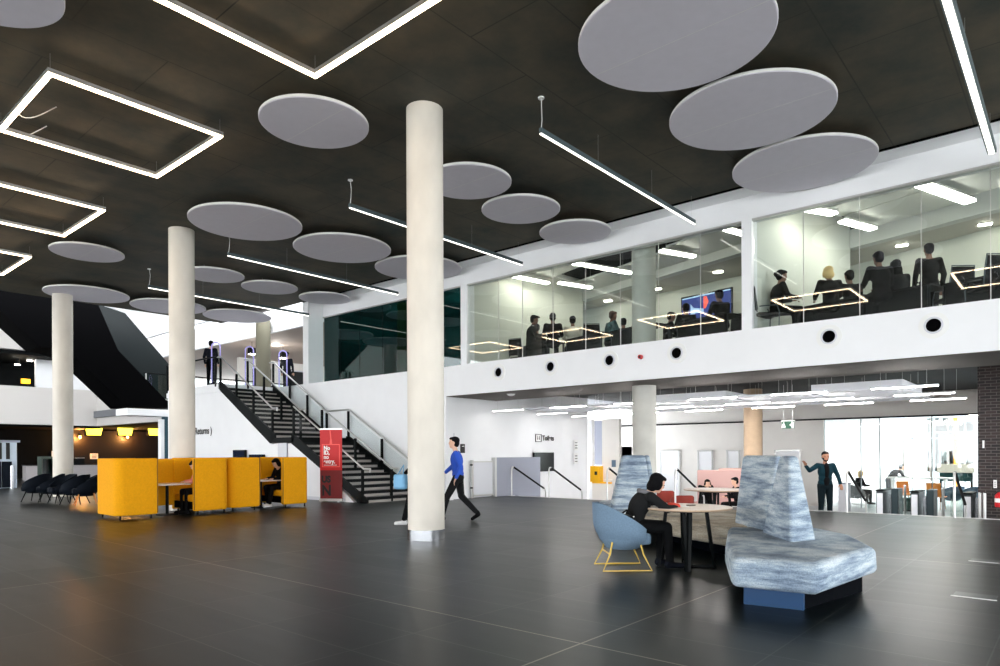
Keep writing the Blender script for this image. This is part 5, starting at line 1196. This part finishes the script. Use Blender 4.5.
e = empty('cafe_counter', 'long cafe counter with pale front below the menu screens', 'counter', (10, 44.9, 0))
a, b = atY(72, 467, 37.2), atY(163, 467, 37.2)
MB().box((a.x, 44.6, 0), (b.x, 45.3, a.z)).build('body', mat('counter_pale', (170, 164, 164), .6), e); MB().box((a.x-.05, 44.55, a.z), (b.x+.05, 45.35, a.z+.05)).build('worktop', M['black'], e)
for k, (px, l) in enumerate(((80, 'dark coffee machine on the cafe counter, left one'), (106, 'white box on the cafe counter, middle'), (118, 'white box on the cafe counter, right'), (128, 'small tall box on the cafe counter'))):
    q = atY(px, 465, 44.8); w_, h_ = ((.45, .35), (.28, .12), (.28, .12), (.1, .25))[k]; z = a.z+.05
    e = empty('counter_item', l, 'appliance' if k == 0 else 'box', (q.x, 44.9, z)); mm = M['black'] if k == 0 else M['paper']
    MB().box((q.x-w_/2, 44.75, z), (q.x+w_/2, 45.1, z+h_)).build('body', mm, e, bevel=.01); MB().box((q.x-w_/2-.01, 44.74, z+h_), (q.x+w_/2+.01, 45.11, z+h_+.02)).build('lid', M['lightsteel'], e)
for px, py, l in ((80, 437, 'amber spot on the timber panel nearest the third column'), (127.5, 437, 'amber spot on the timber panel in the middle of the cafe')):
    q = atY(px, py, 48.4); e = empty('amber_lamp', l, 'lamp', q, 'amber lamps on the cafe wall')
    MB().ell(q, (.07, .07, .09), 14, 10).build('bulb', M['amber'], e, smooth=True); MB().box((q.x-.03, q.y, q.z-.03), (q.x+.03, 48.7, q.z+.03)).build('bracket', M['black'], e)
    ld = bpy.data.lights.new('amber', 'POINT'); ld.energy = 60; ld.color = (1, .45, .12); ld.shadow_soft_size = .08; lo_ = bpy.data.objects.new('amber_light', ld); COL.objects.link(lo_); lo_.location = q+Vector((0, -.15, -.05)); attach(lo_, e)
for px, l in ((138, 'small white spotlight left of the right menu screen'), (143, 'bright white spotlight beside the right menu screen')):
    q = atY(px, 428, 45); e = empty('spotlight', l, 'lamp', q, 'ceiling spotlights in the cafe')
    MB().cyl(q, q+Vector((.03, -.05, .12)), .05, .06, 12).build('head', M['paper'], e); MB().cyl(q+Vector((0, 0, .1)), Vector((q.x, q.y, 3.12)), .01, n=6).build('stem', M['black'], e)
notice(atY(90, 453.5, 48.66), atY(98, 459, 48.66), 'white paper sign on the timber panel of the cafe'); notice(atY(51.5, 451, 48.95), atY(55, 457, 48.95), 'small white sign on the dark wall left of the third column')
e = empty('fridge_cabinet', 'dull green display fridge in the dark beside the third column', 'fridge', atZ(49, 482, 0))
q = Vector((8.9, 36.2, 0)); q = atY(49, 480, 36); MB().box((q.x-.3, 36, 0), (q.x+.3, 36.6, 1.35)).build('body', mat('fridge_green', (70, 82, 74), .5), e, bevel=.02); MB().box((q.x-.24, 35.98, .2), (q.x+.24, 36, 1.25)).build('door', M['glassdark'], e)
# kiosk machine at the left edge
ka, kb = atY(-14, 441, 34.8), atY(20, 488, 34.8)
e = empty('self_service_machine', 'tall white self-service machine at the left edge', 'machine', ((ka.x+kb.x)/2, 34.8, 0))
MB().box((ka.x, 34.8, 0), (kb.x-.1, 35.6, ka.z)).build('body', mat('machine_white', (196, 208, 220), .4), e, bevel=.03)
MB().box((ka.x, 34.75, ka.z-.05), (kb.x+.0, 35.65, ka.z+.04)).build('top', M['greywall'], e)
for px in (0, 8): q = atY(px, 450, 34.7); MB().box((q.x-.05, 34.76, 1.25), (q.x+.08, 34.8, 1.95)).build('slot', M['ink'], e)
for px0, px1 in ((-8, 1), (3, 12)): p, q = atY(px0, 460, 34.6), atY(px1, 460, 34.6); MB().box((p.x, 34.6, .05), (q.x, 34.8, 1.15)).build('lower_door', M['navy'], e, bevel=.01)
MB().cyl((atY(12, 480, 34.3).x, 34.3, 0), (atY(12, 480, 34.3).x, 34.3, .98), .06, n=16).build('side_post', M['steel'], e, smooth=True)
# person at the white upright post, downlights in the gallery
person('dark figure standing behind the white upright post by the teal wall', atY(168, 470, 30.0)*1, AF, 'stand', 'black', 'black', vox=.02) if False else None
for k, (px, py, l) in enumerate(((17.5, 365, 'leftmost downlight in the dark gallery'), (30, 361, 'second downlight in the dark gallery'), (38.5, 358, 'third downlight in the dark gallery, left of the column'), (75.5, 364.5, 'downlight in the dark gallery right of the third column'))):
    q = atZ(px, py, 7.0); q = atY(px, py, 46.5); e = empty('gallery_downlight', l, 'lamp', q, 'downlights in the dark gallery')
    MB().cyl(q, q+Vector((0, 0, .03)), .14, n=16).build('lens', M['downlight'], e); MB().cyl(q+Vector((0, 0, .03)), Vector((q.x, q.y, 7.0)), .1, n=12).build('housing', M['black'], e)
a, b = atY(21, 378.5, 48), atY(30.5, 384, 48); e = empty('poster_light_box', 'small glowing yellow sign in the dark gallery at left', 'sign', ((a.x+b.x)/2, 48, b.z))
MB().box((a.x, 48, b.z), (b.x, 48.1, a.z)).build('casing', M['yellowbox'], e); MB().box((a.x+.03, 47.98, b.z+.03), (b.x-.03, 48, a.z-.03)).build('display', emat('sign_amber', (250, 190, 30), 1.2), e)
def lamp(typ, name, loc, energy, color=(1, .97, .92), size=.3, rot=None, parent=None, **k):
    ld = bpy.data.lights.new(name, typ); ld.energy = energy; ld.color = color
    if typ == 'AREA': ld.size = size
    else: ld.shadow_soft_size = size
    if typ == 'SPOT': ld.spot_size = k.get('spot', 1.0); ld.spot_blend = .6
    o = bpy.data.objects.new(name, ld); COL.objects.link(o); o.location = loc
    if rot: o.rotation_euler = rot
    if parent is not None: attach(o, parent)
    return o
for k, (y, l) in enumerate(((16.2, 'added fill globe in the dark glazed room near the buff column'), (19.5, 'added fill globe in the dark glazed room near the pillar'))):
    e = empty('fill_globe', l, 'lamp', (17.6, y, 6.5), 'added fill globes in the dark room')  # globe and point light added to lift the dark room
    MB().ell((17.6, y, 6.5), (.1, .1, .1), 14, 10).build('globe', M['paper'], e, smooth=True); MB().cyl((17.6, y, 6.6), (17.6, y, 6.9), .01, n=6).build('stem', M['black'], e)
    lamp('POINT', 'globe_fill', (17.6, y, 6.3), 45, (.7, 1, .95), .1, parent=e)
for q, e in LAMPQ: lamp('POINT', 'landing_light', q-Vector((0, 0, .15)), 7, size=.1, parent=e)
for k, px in enumerate((838, 852, 872)):
    q = low(px, 420, 33.3, 2.95); e = empty('wall_washer', 'downlight grazing the white foyer wall, %s from the door frame' % ('first', 'second', 'third')[k], 'ceiling light', q, 'downlights along the foyer wall')
    MB().cyl(q, q+Vector((0, 0, .05)), .08, n=16).build('trim_ring', M['paper'], e); MB().cyl(q-Vector((0, 0, .004)), q, .06, n=16).build('lens', M['downlight'], e)
    lamp('SPOT', 'washer', q-Vector((0, 0, .05)), 120, size=.05, rot=(0, .12, 0), parent=e, spot=1.2)
for k, (x, y, l) in enumerate(((31, 4.0, 'added square fill light in the foyer nearer the glazing'), (35, 3.2, 'added square fill light in the foyer farther back'))):
    e = empty('foyer_fill', l, 'ceiling light', (x, y, 2.96), 'added fill lights in the foyer ceiling')  # glowing panel added to brighten the backlit foyer furniture
    MB().box((x-.5, y-.5, 2.95), (x+.5, y+.5, 3.0)).build('housing', M['paper'], e); MB().box((x-.46, y-.46, 2.94), (x+.46, y+.46, 2.95)).build('diffuser', M['downlight'], e)
# ================================================================== WORLD, CAMERA, VIEW
w = bpy.data.worlds.new('World'); scene.world = w; w.use_nodes = True; nt = w.node_tree
bg = nt.nodes['Background']; bg.inputs[0].default_value = (.93, .965, 1.0, 1); bg.inputs[1].default_value = 1.4
cam = bpy.data.cameras.new('Camera'); co = bpy.data.objects.new('Camera', cam); COL.objects.link(co); scene.camera = co
cam.sensor_width = 36; cam.lens = F*36/1000; cam.shift_y = (HOR-333)/1000.; cam.clip_end = 500; cam.clip_start = .1
fw = Vector((CA, SA, 0)); rt = Vector((SA, -CA, 0)); up_ = Vector((0, 0, 1))
# roll: picture verticals lean slightly
Rm = Matrix((rt, up_, -fw)).transposed() @ Matrix.Rotation(-ROLL, 3, 'Z')
co.matrix_world = Matrix.Translation((0, 0, EYE)) @ Rm.to_4x4()
scene.view_settings.view_transform = 'Standard'; scene.view_settings.look = 'None'; scene.view_settings.gamma = 1; scene.view_settings.exposure = 2.55
scene.view_settings.use_curve_mapping = False
scene.cycles.use_denoising = True
scene.cycles.max_bounces = 8; scene.cycles.diffuse_bounces = 4; scene.cycles.transparent_max_bounces = 12
scene.cycles.sample_clamp_indirect = 6
